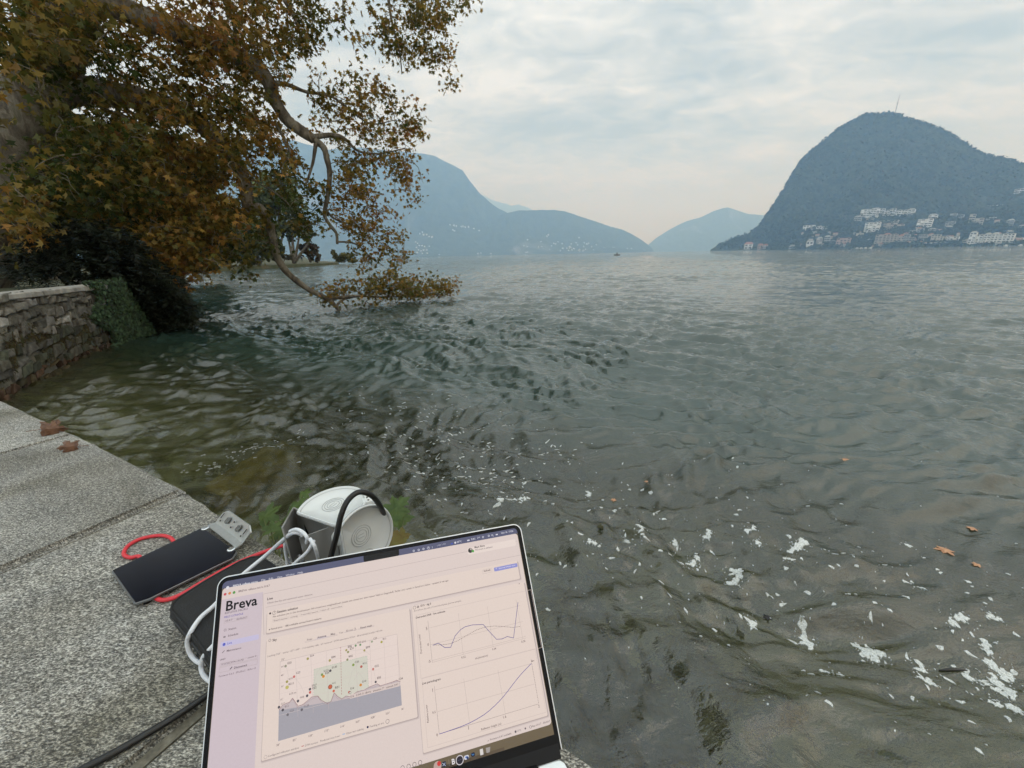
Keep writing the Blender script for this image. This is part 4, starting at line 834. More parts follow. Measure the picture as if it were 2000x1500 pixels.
o = child('keyboard_keys', mb.mesh('keyboard_keys'), blackm, LAP); o['kind'] = 'stuff'
mb = MB()
for a in (.03, LW - .03):
    for d in (.03, .19): mb.tube([bas(a, d, ZL - .0002), bas(a, d, ZL + .003)], .007, 12)
child('foot_pads', mb.mesh('foot_pads'), blackm, LAP)['kind'] = 'stuff'
tag(LAP, 'open laptop showing satellite charts, its lid leaning back on the granite ledge', 'laptop')

# ------------------------------------------------------------------ what the screen shows
_em = {}
def lum(rgb, k=0.64):
    key = (rgb, k)
    if key not in _em:
        t = NT('screen_%02x%02x%02x' % rgb); lin_ = [((c / 255) / 12.92 if c < 10 else ((c / 255 + 0.055) / 1.055) ** 2.4) * k for c in rgb]
        t.set(Roughness=0.22); t.b.inputs['Base Color'].default_value = (0.004, 0.004, 0.004, 1); t.b.inputs['Specular IOR Level'].default_value = 0.25
        nz = t.noise(900, 2, 0.5, t.pos()); r = t.ramp(nz.outputs[0], [(0.2, tuple(c * .97 for c in lin_)), (0.8, tuple(min(1, c * 1.03) for c in lin_))]); t.l(r.outputs[0], t.b.inputs['Emission Color'])
        t.b.inputs['Emission Strength'].default_value = 1.0; _em[key] = t.m
    return _em[key]
cA = lambda x, y: (420 + .2 * x, 1100 + .2 * y)
cB = lambda x, y: (780 + .16 * x, 1020 + .16 * y)
cC = lambda x, y: (780 + .17329 * x, 1240 + .17329 * y)
cD = lambda x, y: (500 + .2 * x, 1200 + .2 * y)
cE = lambda x, y: (390 + .36 * x, 1000 + .36 * y)
LAY = 0.00005
s00 = S_(434.5, 1149); s11 = S_(1083, 1434); sTR = S_(1008, 1031)
SA0, SB0, SA1, SB1 = s00[0], sTR[1], (sTR[0] + s11[0]) / 2, s11[1]
scr_ring = rrect(SA0, SB0, SA1, SB1, 0.0045, 6, (1, 1, 0, 0))
mb = MB(); mb.prism([lid(a, b, .0002) for a, b in scr_ring][::-1], [lid(a, b, .0005) for a, b in scr_ring][::-1]); SCR = child('screen', mb.mesh('screen'), lum((112, 98, 76)), LAP)
UI = {}                                     # (part name, colour) -> MB
def ui(name, rgb): return UI.setdefault((name, rgb), MB())
def P3(ab, l): return lid(ab[0], ab[1], .0005 + LAY * l)
def face(m, pts):                           # wind towards the viewer
    if len(pts) > 2:
        n = (pts[1] - pts[0]).cross(pts[2] - pts[0])
        if n.dot(NL) < 0: pts = pts[::-1]
    m.poly(pts)
def clampab(ab): return (min(max(ab[0], SA0), SA1), min(max(ab[1], SB0), SB1))
def area(name, rgb, pxs, l): face(ui(name, rgb), [P3(clampab(S_(*p)), l) for p in pxs])
def rect(name, rgb, p0, p1, l, r=0.0):      # upright on the screen between two pixel corners
    a0, b0 = clampab(S_(*p0)); a1, b1 = clampab(S_(*p1)); a0, a1 = sorted((a0, a1)); b0, b1 = sorted((b0, b1))
    pts = rrect(a0, b0, a1, b1, r, 4) if r else [(a0, b0), (a1, b0), (a1, b1), (a0, b1)]
    face(ui(name, rgb), [P3(p, l) for p in pts])
def frame(name, rgb, p0, p1, l, w=.0003):
    a0, b0 = S_(*p0); a1, b1 = S_(*p1)
    for q in ((a0, b0, a1, b0 + w), (a0, b1 - w, a1, b1), (a0, b0, a0 + w, b1), (a1 - w, b0, a1, b1)): face(ui(name, rgb), [P3(p, l) for p in ((q[0], q[1]), (q[2], q[1]), (q[2], q[3]), (q[0], q[3]))])
def line(name, rgb, pxs, l, w=.00035, dash=None):
    Q = [Vector(S_(*p)) for p in pxs]
    if dash:
        segs = []; acc = 0.0; on_ = True; step = dash
        for a, b in zip(Q[:-1], Q[1:]):
            L_ = (b - a).length; k = max(1, int(round(L_ / step)))
            for i in range(k):
                if on_: segs.append((a.lerp(b, i / k), a.lerp(b, (i + .62) / k)))
    else: segs = list(zip(Q[:-1], Q[1:]))
    for a, b in segs:
        d = (b - a)
        if d.length < 1e-7: continue
        d = d.normalized(); n = Vector((-d.y, d.x)) * w / 2; e_ = d * (w * .3 if not dash else 0)
        face(ui(name, rgb), [P3(p, l) for p in (a - n - e_, b - n + e_, b + n + e_, a + n - e_)])
def disc(name, rgb, p, r, l, n=12, hole=0.0):
    c = S_(*p)
    if not hole: face(ui(name, rgb), [P3((c[0] + r * math.cos(6.2832 * k / n), c[1] + r * math.sin(6.2832 * k / n)), l) for k in range(n)])
    else:
        for k in range(n):
            t0, t1 = 6.2832 * k / n, 6.2832 * (k + 1) / n
            face(ui(name, rgb), [P3((c[0] + q * math.cos(t_), c[1] + q * math.sin(t_)), l) for q, t_ in ((r, t0), (r, t1), (hole, t1), (hole, t0))])
def text(s, p0, x1, rgb=(70, 62, 66), bold=0.0, l=6, rot=False, name='screen_text'):
    """s set from pixel p0 along the baseline until pixel column x1 (row, if the text runs up)"""
    a0, b0 = S_(*p0)
    if not rot:
        y = p0[1] - (x1 - p0[0]) * 0.22
        for _ in range(6):
            e0 = S_(x1, y)[1] - b0; e1 = S_(x1, y + 1)[1] - b0; y -= e0 / (e1 - e0)
        wd = S_(x1, y)[0] - a0
    else: wd = b0 - S_(p0[0] - (p0[1] - x1) * 0.12, x1)[1]
    cu = bpy.data.curves.new('t', 'FONT'); cu.body = s; cu.resolution_u = 2; cu.offset = bold; cu.size = 1.0
    ob = bpy.data.objects.new('t', cu); C.objects.link(ob); dg = bpy.context.evaluated_depsgraph_get(); me = bpy.data.meshes.new_from_object(ob.evaluated_get(dg))
    n = len(me.vertices); co = np.zeros(n * 3); me.vertices.foreach_get('co', co); co = co.reshape(-1, 3)
    if n:
        x0, xx = co[:, 0].min(), co[:, 0].max(); k = wd / max(1e-6, xx - x0); vs = []
        for x, y_, _z in co:
            u, v = (x - x0) * k, y_ * k
            vs.append(P3((a0 + u, b0 - v) if not rot else (a0 - v, b0 - u), l))
        ui(name, rgb).add(vs, [tuple(p.vertices) for p in me.polygons])
    bpy.data.objects.remove(ob); bpy.data.curves.remove(cu); bpy.data.meshes.remove(me)

WIN, SIDE, PAN, GREY = (230, 213, 207), (214, 198, 205), (236, 218, 208), (176, 166, 162)
INK, SOFT, PALE_, BLUE = (58, 48, 54), (112, 100, 104), (188, 172, 170), (150, 152, 214)
# menu bar with the camera notch, then the window
a_, b_ = S_(*cA(75, 280)); mbh = 0.0062
face(ui('menu_bar', (92, 94, 122)), [P3(p, 1) for p in rrect(SA0, SB0, SA1, SB0 + mbh, .0045, 5, (1, 1, 0, 0))])
n0 = S_(*cE(890, 265))[0]; n1_ = S_(*cE(1083, 225))[0]
face(ui('camera_notch', (6, 7, 12)), [P3(p, 2) for p in rrect(n0, SB0, n1_, SB0 + mbh, .0018, 4, (0, 0, 1, 1))])
WB1 = S_(*cE(1908, 1150))[1]; wa1 = SA1 - .0006
face(ui('app_window', WIN), [P3(p, 1) for p in rrect(SA0 + .0004, SB0 + mbh, wa1, WB1, .003, 5)])
sbx = S_(*cA(470, 330))[0]
face(ui('side_panel', SIDE), [P3(p, 2) for p in ((SA0 + .0004, SB0 + mbh + .010), (sbx, SB0 + mbh + .010), (sbx, WB1), (SA0 + .0004, WB1))])
line('rule', PALE_, [cA(470, 300), cA(480, 700)], 3)
line('rule', PALE_, [cA(480, 300), cB(1440, 230)], 3, .0003); line('rule', PALE_, [cA(500, 430), cB(1480, 400)], 3, .0003)
# session panel, sky panel and chart panel with their soft shadows
def panel(p0, p1, l=4):
    a0, b0 = S_(*p0); a1, b1 = S_(*p1)
    for k, g_ in ((.0016, (214, 198, 194)), (.0010, (200, 184, 180)), (.0005, (184, 168, 164))): face(ui('panel_shadow', g_), [P3(p, l - 1 + (.0016 - k) * 300) for p in rrect(a0 - k * .3, b0 + k, a1 + k, b1 + k, .0012, 3)])
    face(ui('panel', PAN), [P3(p, l) for p in rrect(a0, b0, a1, b1, .0012, 3)])
panel(cE(368, 540), cE(1738, 362)); panel(cE(365, 690), cE(1183, 1112)); panel(cE(1150, 512), cE(1888, 1103))
frame('rule', (214, 196, 190), cE(1172, 560), cE(1855, 735), 5); frame('rule', (214, 196, 190), cE(1205, 900), cE(1880, 1085), 5)
line('rule', (214, 196, 190), [cB(180, 1010), cB(1480, 690)], 5, .0002)
# menu bar writing
text('BREVA reflexa micro', cA(178, 232), 420 + .2 * 420, (226, 224, 232), .02)
for s, x, y, x1 in (('File', 455, 178, 495), ('Edit', 528, 165, 572), ('View', 608, 147, 660), ('Window', 692, 128, 778), ('Help', 810, 105, 860)): text(s, cA(x, y), 420 + .2 * x1, (216, 214, 224), .008)
disc('menu_icon', (232, 230, 236), cA(126, 238), .0013, 6); disc('menu_icon', (232, 230, 236), cA(129, 238), .0012, 6); disc('menu_icon', (232, 230, 236), cA(130, 226), .0004, 6, 6)
text('Oct 16  17:26', cB(1243, 143), 780 + .16 * 1390, (226, 224, 236), .012); text('20\u00b0C', cB(703, 253), 780 + .16 * 760, (226, 224, 236), .012); text('9:41', cB(878, 222), 780 + .16 * 925, (226, 224, 236), .012)
for x, y in ((176, 350), (236, 338), (294, 326), (1090, 166)): disc('menu_icon', (214, 214, 228), cB(x, y), .0011, 6, 12, .0006)
disc('menu_icon', (214, 214, 228), cB(355, 315), .0015, 6, 14, .0012); text('A', cB(346, 322), 780 + .16 * 364, (214, 214, 228)); text('2', cB(397, 318), 780 + .16 * 409, (214, 214, 228))
for x, y in ((462, 292), (520, 278)): text('|: 450', cB(x, y), 780 + .16 * (x + 44), (200, 200, 216))
disc('menu_icon', (226, 224, 236), cB(682, 250), .0011, 6); rect('menu_icon', (226, 224, 236), cB(828, 232), cB(856, 212), 6, .0003); rect('menu_icon', (70, 90, 190), cB(630, 272), cB(652, 252), 6)
disc('menu_icon', (226, 224, 236), cB(1132, 158), .0010, 6, 12, .0007); line('menu_icon', (226, 224, 236), [cB(1140, 166), cB(1150, 172)], 6); rect('menu_icon', (226, 224, 236), cB(1176, 160), cB(1200, 142), 6); disc('menu_icon', (214, 214, 228), cB(1020, 182), .0011, 6, 12, .0006); text('JW', cB(950, 200), 780 + .16 * 985, (214, 214, 228))
# title bar
for x, y, c_ in ((102, 303, (206, 84, 92)), (146, 293, (222, 142, 84)), (189, 286, (96, 158, 82))): disc('window_button', c_, cA(x, y), .00125, 6, 14)
text('BREVA reflexa micro 0.4.7', cA(232, 285), 420 + .2 * 537, (92, 76, 80), .006)
# side panel
text('Breva', cA(108, 466), 420 + .2 * 415, (22, 18, 24), .022); text('REFLEXA MICRO', cA(100, 498), 420 + .2 * 322, (104, 92, 102)); text('FIELD CONSOLE', cA(92, 537), 420 + .2 * 277, (112, 104, 176), .012)
text('v0.4.7', cA(104, 574), 420 + .2 * 172, SOFT); text('d0efacbcf', cA(212, 555), 420 + .2 * 312, SOFT); frame('rule', PALE_, cA(92, 560), cA(320, 540), 5, .0002)
for s, x, y, x1, c_ in (('Station', 133, 655, 210, SOFT), ('Schedule', 128, 718, 230, SOFT), ('Live', 122, 793, 168, (98, 104, 196)), ('Maintenance', 118, 865, 260, SOFT)): text(s, cA(x, y), 420 + .2 * x1, c_, .01, 7)
rect('menu_highlight', (206, 198, 226), cA(58, 772), cA(430, 742), 4, .0010); disc('menu_icon', (98, 104, 196), cA(92, 792), .0013, 7); disc('menu_icon', SOFT, cA(102, 652), .0011, 7, 10, .0008); rect('menu_icon', (150, 138, 142), cA(84, 730), cA(108, 708), 7, .0003); line('menu_icon', SOFT, [cA(74, 876), cA(96, 852)], 7, .0005)
text('UNIT', cA(52, 952), 420 + .2 * 106, SOFT, .015); text('5F3A2BC5M9w1AU9D', cA(64, 998), 420 + .2 * 284, SOFT); text('comm 0', cA(322, 932), 420 + .2 * 404, SOFT); frame('rule', PALE_, cA(52, 980), cA(415, 928), 5, .0002)
text('Disconnect', cA(188, 1030), 420 + .2 * 316, (84, 72, 80), .02); line('menu_icon', (84, 72, 80), [cA(150, 1034), cA(170, 1012)], 6, .0007); frame('rule', PALE_, cA(45, 1020), cA(415, 985), 5, .0002)
text('Firmware 0.6.6 \u00b7 09ed5ac2 \u00b7 BFA1 v2', cA(40, 1114), 420 + .2 * 400, SOFT)
# session panel
text('Live', cA(512, 362), 420 + .2 * 567, INK, .018); text('Check the sky and estimated water distance.', cA(512, 399), 420 + .2 * 957, SOFT)
disc('menu_icon', INK, cA(541, 490), .0009, 6); disc('menu_icon', SOFT, cA(581, 484), .0017, 6, 16, .0014); text('i', cA(579, 490), 420 + .2 * 583.5, SOFT)
text('Session solution', cA(608, 487), 420 + .2 * 810, INK, .022)
text('No solution yet in this boot/session: 0/0 closed arcs weighted/seen (needs one closed arc with reason Valid or Degraded). Earlier arcs remain in Saved arcs below \u00b7 updated 5 min ago', cA(568, 531), 780 + .16 * 598, (84, 70, 74), .004)
for s, x, y, x1 in (('Board session 1 running', 577, 569, 808), ('4 record(s) queued', 838, 512, 1005), ('Iridium off / uncommitted', 1033, 470, 1240)): text(s, cA(x, y), 420 + .2 * x1, SOFT); frame('rule', (212, 196, 192), cA(x - 12, y - 22), (420 + .2 * (x1 + 12), cA(x, y)[1] - (x1 - x) * .2 * .21 + 1), 5, .0002)
text('\u25b6', cA(530, 655), 420 + .2 * 543, INK); text('Saved arcs \u00b7 188 available across board restarts', cA(550, 651), 420 + .2 * 1040, INK, .004)
rect('button', (150, 152, 214), cB(1152, 556), cB(1443, 544), 6, .0009); text('Send via Iridium now', cB(1212, 573), 780 + .16 * 1416, (226, 222, 242), .015, 7); line('menu_icon', (226, 222, 242), [cB(1172, 566), cB(1190, 556), cB(1182, 572)], 7, .0003)
frame('rule', (196, 178, 176), cB(1010, 584), cB(1132, 608), 6, .0002); text('Refresh', cB(1032, 607), 780 + .16 * 1112, (84, 70, 76), .01)
# message banner
rect('message_banner', (240, 224, 216), cB(826, 318), cB(1428, 285), 4, .0018); disc('picture', (90, 88, 86), cB(866, 345), .0026, 6, 18); disc('picture', (196, 184, 176), cB(872, 330), .0010, 7); disc('picture', (36, 34, 36), cB(858, 352), .0012, 7); disc('picture', (98, 170, 84), cB(897, 353), .0014, 8, 12)
text('Maya Ilieva', cB(918, 318), 780 + .16 * 1042, INK, .018); text('The train is delayed', cB(925, 350), 780 + .16 * 1135, SOFT, .004)
# sky panel
disc('menu_icon', SOFT, cA(538, 752), .0012, 6, 10, .0009); text('Sky', cA(563, 763), 420 + .2 * 606, INK, .02)
rect('button', (184, 180, 218), cA(978, 742), cA(1110, 680 + 36), 5); frame('rule', (196, 180, 180), cA(880, 764), cA(1196, 704), 5, .0002)
text('Polar', cA(902, 756), 420 + .2 * 952, SOFT, .008); text('Antenna', cA(1000, 735), 420 + .2 * 1088, (64, 58, 96), .018); text('Map', cA(1132, 704), 420 + .2 * 1175, SOFT, .008); text('Trail', cA(1213, 690), 420 + .2 * 1252, SOFT); text('30 min \u2195', cA(1280, 671), 420 + .2 * 1376, SOFT); frame('rule', (196, 180, 180), cA(1264, 672), cA(1388, 650), 5, .0002)
text('Reset mask', cA(1422, 640), 420 + .2 * 1535, (84, 70, 76), .012); frame('rule', (196, 180, 180), cA(1402, 640), cA(1556, 616), 5, .0002)
text('Looking 218\u00b0 \u00b7 sector 137\u00b0\u2013299\u00b0 \u00b7 113 visibility cells \u00b7 67 restored \u00b7 DTM panorama 10 km \u00b7 68 predicted tracks / 60 min', cA(515, 917), 420 + .2 * 1636, SOFT)
sky_ring = [cD(240, 460), cD(1378, 190), cD(1425, 885), cD(220, 1235)]
area('sky_plot', (238, 220, 212), sky_ring, 5)
hor = [(228, 930), (260, 885), (300, 865), (330, 855), (360, 815), (385, 850), (412, 893), (455, 880), (500, 845), (545, 805), (605, 793), (640, 835), (700, 868), (735, 845), (765, 762), (800, 800), (840, 822), (880, 795), (915, 800), (990, 752), (1060, 735), (1110, 705), (1150, 690), (1185, 675), (1215, 695), (1290, 672), (1340, 655), (1375, 640), (1408, 655)]
area('green_mask', (218, 214, 200), [cD(570, 535), cD(1085, 403), cD(1100, 712), cD(990, 752), cD(840, 822), cD(700, 868), cD(566, 800)], 6)
for i in range(len(hor) - 1): area('terrain', (204, 190, 192), [cD(*hor[i]), cD(*hor[i + 1]), cD(hor[i + 1][0], 1232 - (hor[i + 1][0] - 228) * .29), cD(hor[i][0], 1232 - (hor[i][0] - 228) * .29)], 7)
area('lake_area', (172, 168, 176), [cD(226, 935), cD(900, 820), cD(1412, 690), cD(1425, 885), cD(220, 1235)], 8)
line('terrain_line', (150, 112, 112), [cD(*p) for p in hor], 9, .00035); line('terrain_line', (176, 150, 150), [cD(x, y + 14 + 9 * math.sin(x * .05)) for x, y in hor], 9, .0002)
for x, y0, y1 in ((388, 428, 1000), (537, 392, 960), (688, 356, 930), (972, 290, 850), (1112, 252, 700), (1248, 222, 680), (1378, 190, 660)): line('grid_line', (208, 190, 186), [cD(x, y0), cD(x + 27 * (y1 - y0) / 600, y1)], 9, .0002)
for k in range(1, 6): line('grid_line', (222, 204, 198), [cD(240 - 3 * k, 460 + 105 * k), cD(1378 + 8 * k, 190 + 98 * k)], 8.5, .00018)
line('grid_line', (196, 178, 176), [cD(240, 460), cD(1378, 190), cD(1410, 660)], 9, .00025); line('grid_line', (196, 178, 176), [cD(240, 460), cD(228, 930)], 9, .00025)
line('dashed_line', (176, 110, 110), [cD(828, 318), cD(838, 790)], 10, .0004, .0022); line('dashed_line', (170, 190, 170), [cD(570, 535), cD(1085, 403)], 10, .0003, .002); line('dashed_line', (170, 190, 170), [cD(1085, 403), cD(1100, 712)], 10, .0003, .002); line('dashed_line', (170, 190, 170), [cD(570, 535), cD(566, 800)], 10, .0003, .002)
for pts in ([(300, 510), (320, 600), (300, 660)], [(375, 605), (440, 690), (470, 760)], [(560, 690), (600, 560), (640, 520)], [(900, 700), (940, 560), (1000, 470), (1120, 430)], [(1060, 640), (1000, 560), (960, 640)], [(1150, 540), (1170, 640)], [(700, 790), (690, 860)], [(900, 360), (1040, 340), (1110, 390)]): line('track_line', (206, 194, 188), [cD(*p) for p in pts], 9, .0002)
OLV, GRN, DRK, RED, ORG = (170, 160, 96), (120, 152, 110), (86, 80, 88), (190, 100, 88), (214, 140, 60)
for x, y, c_, r_ in ((908, 931, OLV, 1.1), (1123, 948, OLV, 1.1), (1284, 848, OLV, 1.0), (1301, 866, (150, 150, 100), 1.0), (1375, 803, GRN, 1.0), (1420, 795, GRN, 1.0), (1533, 764, (160, 170, 140), 1.0), (1627, 768, (176, 172, 80), 1.1), (1460, 850, OLV, 1.0), (1294, 940, (150, 150, 110), 1.0), (1352, 991, (140, 160, 80), 1.15), (1430, 1008, RED, 1.15), (1545, 1033, (206, 130, 122), 1.1), (1128, 1048, DRK, 1.1), (1047, 1086, (130, 156, 90), 1.1), (775, 1106, (206, 120, 116), 1.1), (692, 1003, (160, 156, 136), 1.1), (706, 1155, OLV, 1.1), (707, 1210, (200, 190, 110), 1.5), (930, 1228, DRK, 1.1), (1424, 1187, ORG, 1.2), (1570, 1157, DRK, 1.0), (1161, 1245, (214, 110, 84), 1.1)): disc('chart_dot', c_, cA(x, y), r_ * .0010, 11, 10)
disc('chart_dot', (244, 226, 190), cA(1061, 1103), .0016, 10.5, 12); disc('chart_dot', ORG, cA(1061, 1103), .00125, 11, 12); disc('chart_dot', (120, 60, 50), cA(1127, 1205), .0019, 10.5, 14); disc('chart_dot', (206, 104, 72), cA(1127, 1205), .00155, 11, 14)
for x, y, c_ in ((228, 903, DRK), (265, 930, DRK), (313, 976, (120, 114, 120)), (450, 928, (110, 104, 112)), (413, 843, DRK), (502, 792, DRK), (531, 758, (206, 110, 100)), (912, 757, (196, 110, 96))): disc('chart_dot', c_, cD(x, y), .0011, 11, 10)
disc('pointer', (60, 50, 54), cD(921, 762), .0010, 12, 10); disc('pointer', (240, 226, 216), cD(921, 762), .0007, 12.5, 10)
for s, x, y, x1 in (('G24', 930, 913, 968), ('E04', 1140, 928, 1178), ('E06', 1300, 825, 1338), ('E31', 1320, 845, 1355), ('G12', 1392, 783, 1430), ('G13', 1437, 775, 1472), ('C27', 1548, 745, 1585), ('R12', 1640, 748, 1672), ('E09', 1475, 833, 1513), ('R02', 1308, 920, 1347), ('C20', 1367, 975, 1407), ('R13', 1445, 988, 1480), ('G32', 1560, 1015, 1600), ('S130', 1143, 1028, 1193), ('S123', 1063, 1062, 1110), ('E26', 1080, 1082, 1117), ('C23', 795, 1080, 835), ('E25', 712, 985, 750), ('G19', 722, 1138, 760), ('R211', 722, 1190, 770), ('S127', 948, 1203, 995), ('E22', 955, 1228, 993), ('G15', 1145, 1180, 1180), ('R01', 1175, 1225, 1215), ('G10', 1437, 1165, 1478), ('E16', 1325, 1232, 1360), ('C34', 1795, 1140, 1835), ('E05', 1585, 1130, 1622)): text(s, cA(x, y), 420 + .2 * x1, (92, 78, 80), .014, 12)
for s, x, y, x1 in (('G17', 248, 880, 285), ('E13', 287, 908, 322), ('G22', 333, 950, 373), ('S128', 470, 905, 520), ('G06', 432, 818, 473), ('610 m', 328, 785, 395), ('75\u00b0', 250, 452, 284), ('60\u00b0', 250, 518, 278), ('45\u00b0', 247, 603, 278), ('30\u00b0', 247, 712, 275), ('15\u00b0', 242, 840, 270), ('38\u00b0', 203, 1285, 237), ('83\u00b0', 362, 1238, 398), ('128\u00b0', 517, 1195, 558), ('173\u00b0', 672, 1148, 715), ('218\u00b0', 825, 1105, 868), ('263\u00b0', 975, 1058, 1018), ('308\u00b0', 1122, 1018, 1167), ('353\u00b0', 1268, 977, 1310), ('38\u00b0', 1420, 932, 1447)): text(s, cD(x, y), 500 + .2 * x1, (120, 104, 106), .006, 12)
area('message_banner', (224, 206, 200), [cD(918, 782), cD(1400, 655), cD(1404, 698), cD(920, 822)], 11); text('E16 \u00b7 C/N0 31 dB-Hz \u00b7 elevation 7\u00b0 \u00b7 azimuth 239\u00b0', cD(926, 810), 500 + .2 * 1390, (104, 86, 86), .006, 12.5)
text('Configured reflection window', cD(120, 1391), 500 + .2 * 422, SOFT); disc('menu_icon', PALE_, cD(96, 1390), .0014, 6, 10, .0011)
rect('legend_square', (196, 110, 104), cD(447, 1290), cD(470, 1276), 6); text('DTM horizon', cD(482, 1288), 500 + .2 * 608, SOFT); text('Predicted next hour', cD(630, 1244), 500 + .2 * 822, SOFT); rect('legend_square', (156, 186, 222), cD(846, 1174), cD(870, 1158), 6); text('Observed visibility', cD(882, 1171), 500 + .2 * 1055, SOFT); disc('chart_dot', (54, 48, 84), cD(1092, 1098), .0009, 6); text('Feeding an arc', cD(1113, 1103), 500 + .2 * 1250, SOFT); disc('menu_icon', SOFT, cD(1285, 1042), .0017, 6, 16, .0014)
# chart panel
disc('menu_icon', SOFT, cB(185, 1042), .0016, 6, 14, .0013); disc('menu_icon', SOFT, cB(228, 1032), .0011, 6, 8, .0005); text('G15 \u00b7 sig 0', cB(258, 1031), 780 + .16 * 388, INK, .02); text('Arc 6 from the unit (15 stored samples) plus live samples.', cB(178, 1093), 780 + .16 * 760, SOFT); text('Detrended SNR \u00b7 live estimate', cB(203, 1176), 780 + .16 * 560, INK, .015); text('\u00d7', cB(1457, 765), 780 + .16 * 1472, SOFT)
GL = (196, 178, 172)
for pts in ([(1238, 590), (1262, 815)], [(1262, 815), (1770, 683)], [(1240, 630), (1738, 507)], [(1250, 720), (1752, 594)], [(1403, 548), (1430, 776)], [(1560, 512), (1592, 734)], [(1716, 477), (1752, 688)], [(1261, 805), (1768, 674)]): line('grid_line', GL if pts[0] != (1238, 590) else (150, 134, 132), [cE(*p) for p in pts], 6, .00024)
line('chart_line', (92, 84, 150), [cE(*p) for p in ((1265, 722), (1295, 711), (1330, 735), (1362, 733), (1385, 672), (1415, 638), (1440, 622), (1480, 612), (1538, 610), (1565, 642), (1610, 690), (1640, 688), (1668, 675), (1702, 683), (1726, 490))], 8, .0005)
line('dashed_line', (92, 76, 80), [cE(*p) for p in ((1265, 722), (1310, 720), (1355, 715), (1400, 698), (1450, 668), (1500, 640), (1550, 623), (1600, 618), (1650, 621), (1700, 626), (1740, 620))], 7.5, .0004, .0016)
for s, x, y, x1 in (('5', 1228, 640, 1236), ('0', 1236, 726, 1244), ('-5', 1240, 818, 1253), ('0.32', 1420, 795, 1443), ('0.34', 1587, 750, 1608), ('0.36', 1745, 709, 1767), ('sin(elevation)', 1495, 799, 1563), ('1', 1263, 974, 1265.4), ('0.5', 1263, 1094, 1280), ('0', 1285, 1216, 1293), ('1', 1458, 1179, 1460.4), ('1.6', 1647, 1119, 1663), ('2', 1837, 1060, 1844), ('Reflector height (m)', 1528, 1184, 1636), ('\u0394m', 1800, 812, 1814)): text(s, cE(x, y), 390 + .36 * x1, (110, 94, 94), .006, 7)
text('Detrended C/N0', cE(1206, 766), 1000 + .36 * 664, (110, 94, 94), .006, 7, True); text('Relative power', cE(1243, 1140), 1000 + .36 * 1044, (110, 94, 94), .01, 7, True)
text('Live periodogram', cE(1208, 936), 390 + .36 * 1308, INK, .016)
for pts in ([(1273, 945), (1300, 1203)], [(1300, 1203), (1838, 1040)], [(1278, 965), (1797, 822)], [(1287, 1083), (1815, 932)], [(1432, 905), (1465, 1148)], [(1617, 855), (1657, 1092)]): line('grid_line', GL if pts[0][0] > 1274 and pts[0] != (1300, 1203) else (150, 134, 132), [cE(*p) for p in pts], 6, .00024)
line('chart_line', (96, 86, 160), [cE(*p) for p in ((1300, 1203), (1340, 1190), (1380, 1176), (1420, 1162), (1460, 1145), (1500, 1124), (1540, 1100), (1570, 1077), (1600, 1050), (1625, 1025), (1650, 997), (1675, 965), (1700, 932), (1725, 900), (1750, 871), (1775, 845), (1797, 822))], 8, .0005)
line('dashed_line', (92, 76, 80), [cE(1797, 800), cE(1838, 1038)], 7.5, .00035, .0014)
# status line and dock
text('Firmware 0.4.7 available', cC(1022, 1190), 780 + .17329 * 1262, SOFT, .004); text('UTC', cC(1328, 1091), 780 + .17329 * 1372, SOFT); text('App v0.4.7 \u00b7 d0efa6cf', cC(1492, 1039), 780 + .17329 * 1697, SOFT); disc('menu_icon', SOFT, cC(1308, 1088), .0010, 6); disc('menu_icon', SOFT, cC(1476, 1035), .0012, 6, 12, .0009); disc('menu_icon', SOFT, cC(1418, 1052), .0008, 6); rect('menu_icon', SOFT, cC(995, 1196), cC(1006, 1186), 6)
for k in range(5): rect('dock', (96 - 9 * k, 82 - 8 * k, 66 - 7 * k), cC(1180 - 190 * k, 1262 + 58 * k), cC(980 - 190 * k, 1420 + 58 * k), 1.5)
for x, y in ((105, 1478), (170, 1458), (234, 1436), (36, 1496)): disc('menu_icon', SOFT, cC(x, y), .0018, 6, 12, .0014)
rect('dock_icon', (14, 12, 14), cC(584, 1402), cC(636, 1440), 3, .0012); text('B', cC(594, 1458), 780 + .17329 * 630, (236, 230, 230), .03)
disc('dock_icon', (216, 208, 212), cC(680, 1408), .0037, 4, 18); disc('dock_icon', (34, 30, 48), cC(680, 1408), .0030, 5, 18); rect('dock_icon', (130, 126, 150), cC(658, 1412), cC(702, 1400), 5.5)
rect('dock_icon', (226, 224, 232), cC(726, 1362), cC(786, 1392), 4, .0012); rect('dock_icon', (92, 132, 206), cC(740, 1368), cC(768, 1382), 5, .0006); disc('dock_icon', (40, 60, 110), cC(768, 1382), .0011, 6)
rect('dock_icon', (22, 34, 60), cC(804, 1330), cC(854, 1362), 4, .0010); line('dock_icon', (70, 130, 190), [cC(816, 1340), cC(828, 1352), cC(840, 1340)], 5, .0006)
rect('dock_icon', (226, 220, 216), cC(904, 1288), cC(948, 1345), 4, .0004); area('dock_icon', (168, 160, 156), [cC(972, 1272), cC(1024, 1258), cC(1018, 1318), cC(982, 1330)], 4); rect('dock_icon', (24, 34, 58), cC(476, 1432), cC(530, 1475), 4, .0010)
line('dock_icon', (170, 180, 200), [cC(486, 1442), cC(520, 1470)], 5, .0006); line('dock_icon', (170, 180, 200), [cC(490, 1472), cC(516, 1440)], 5, .0006); disc('dock_icon', (196, 168, 160), cC(430, 1476), .0036, 4, 16); disc('dock_icon', (214, 60, 58), cC(447, 1447), .0018, 5, 12); line('dock_icon', (150, 140, 130), [cC(556, 1400), cC(562, 1470)], 5, .0003)
merged = {}
for (nm, rgb), m_ in UI.items():
    o = child(nm, m_.mesh(nm), lum(rgb), SCR); o['kind'] = 'stuff'
    o.location = (0, 0, 0)

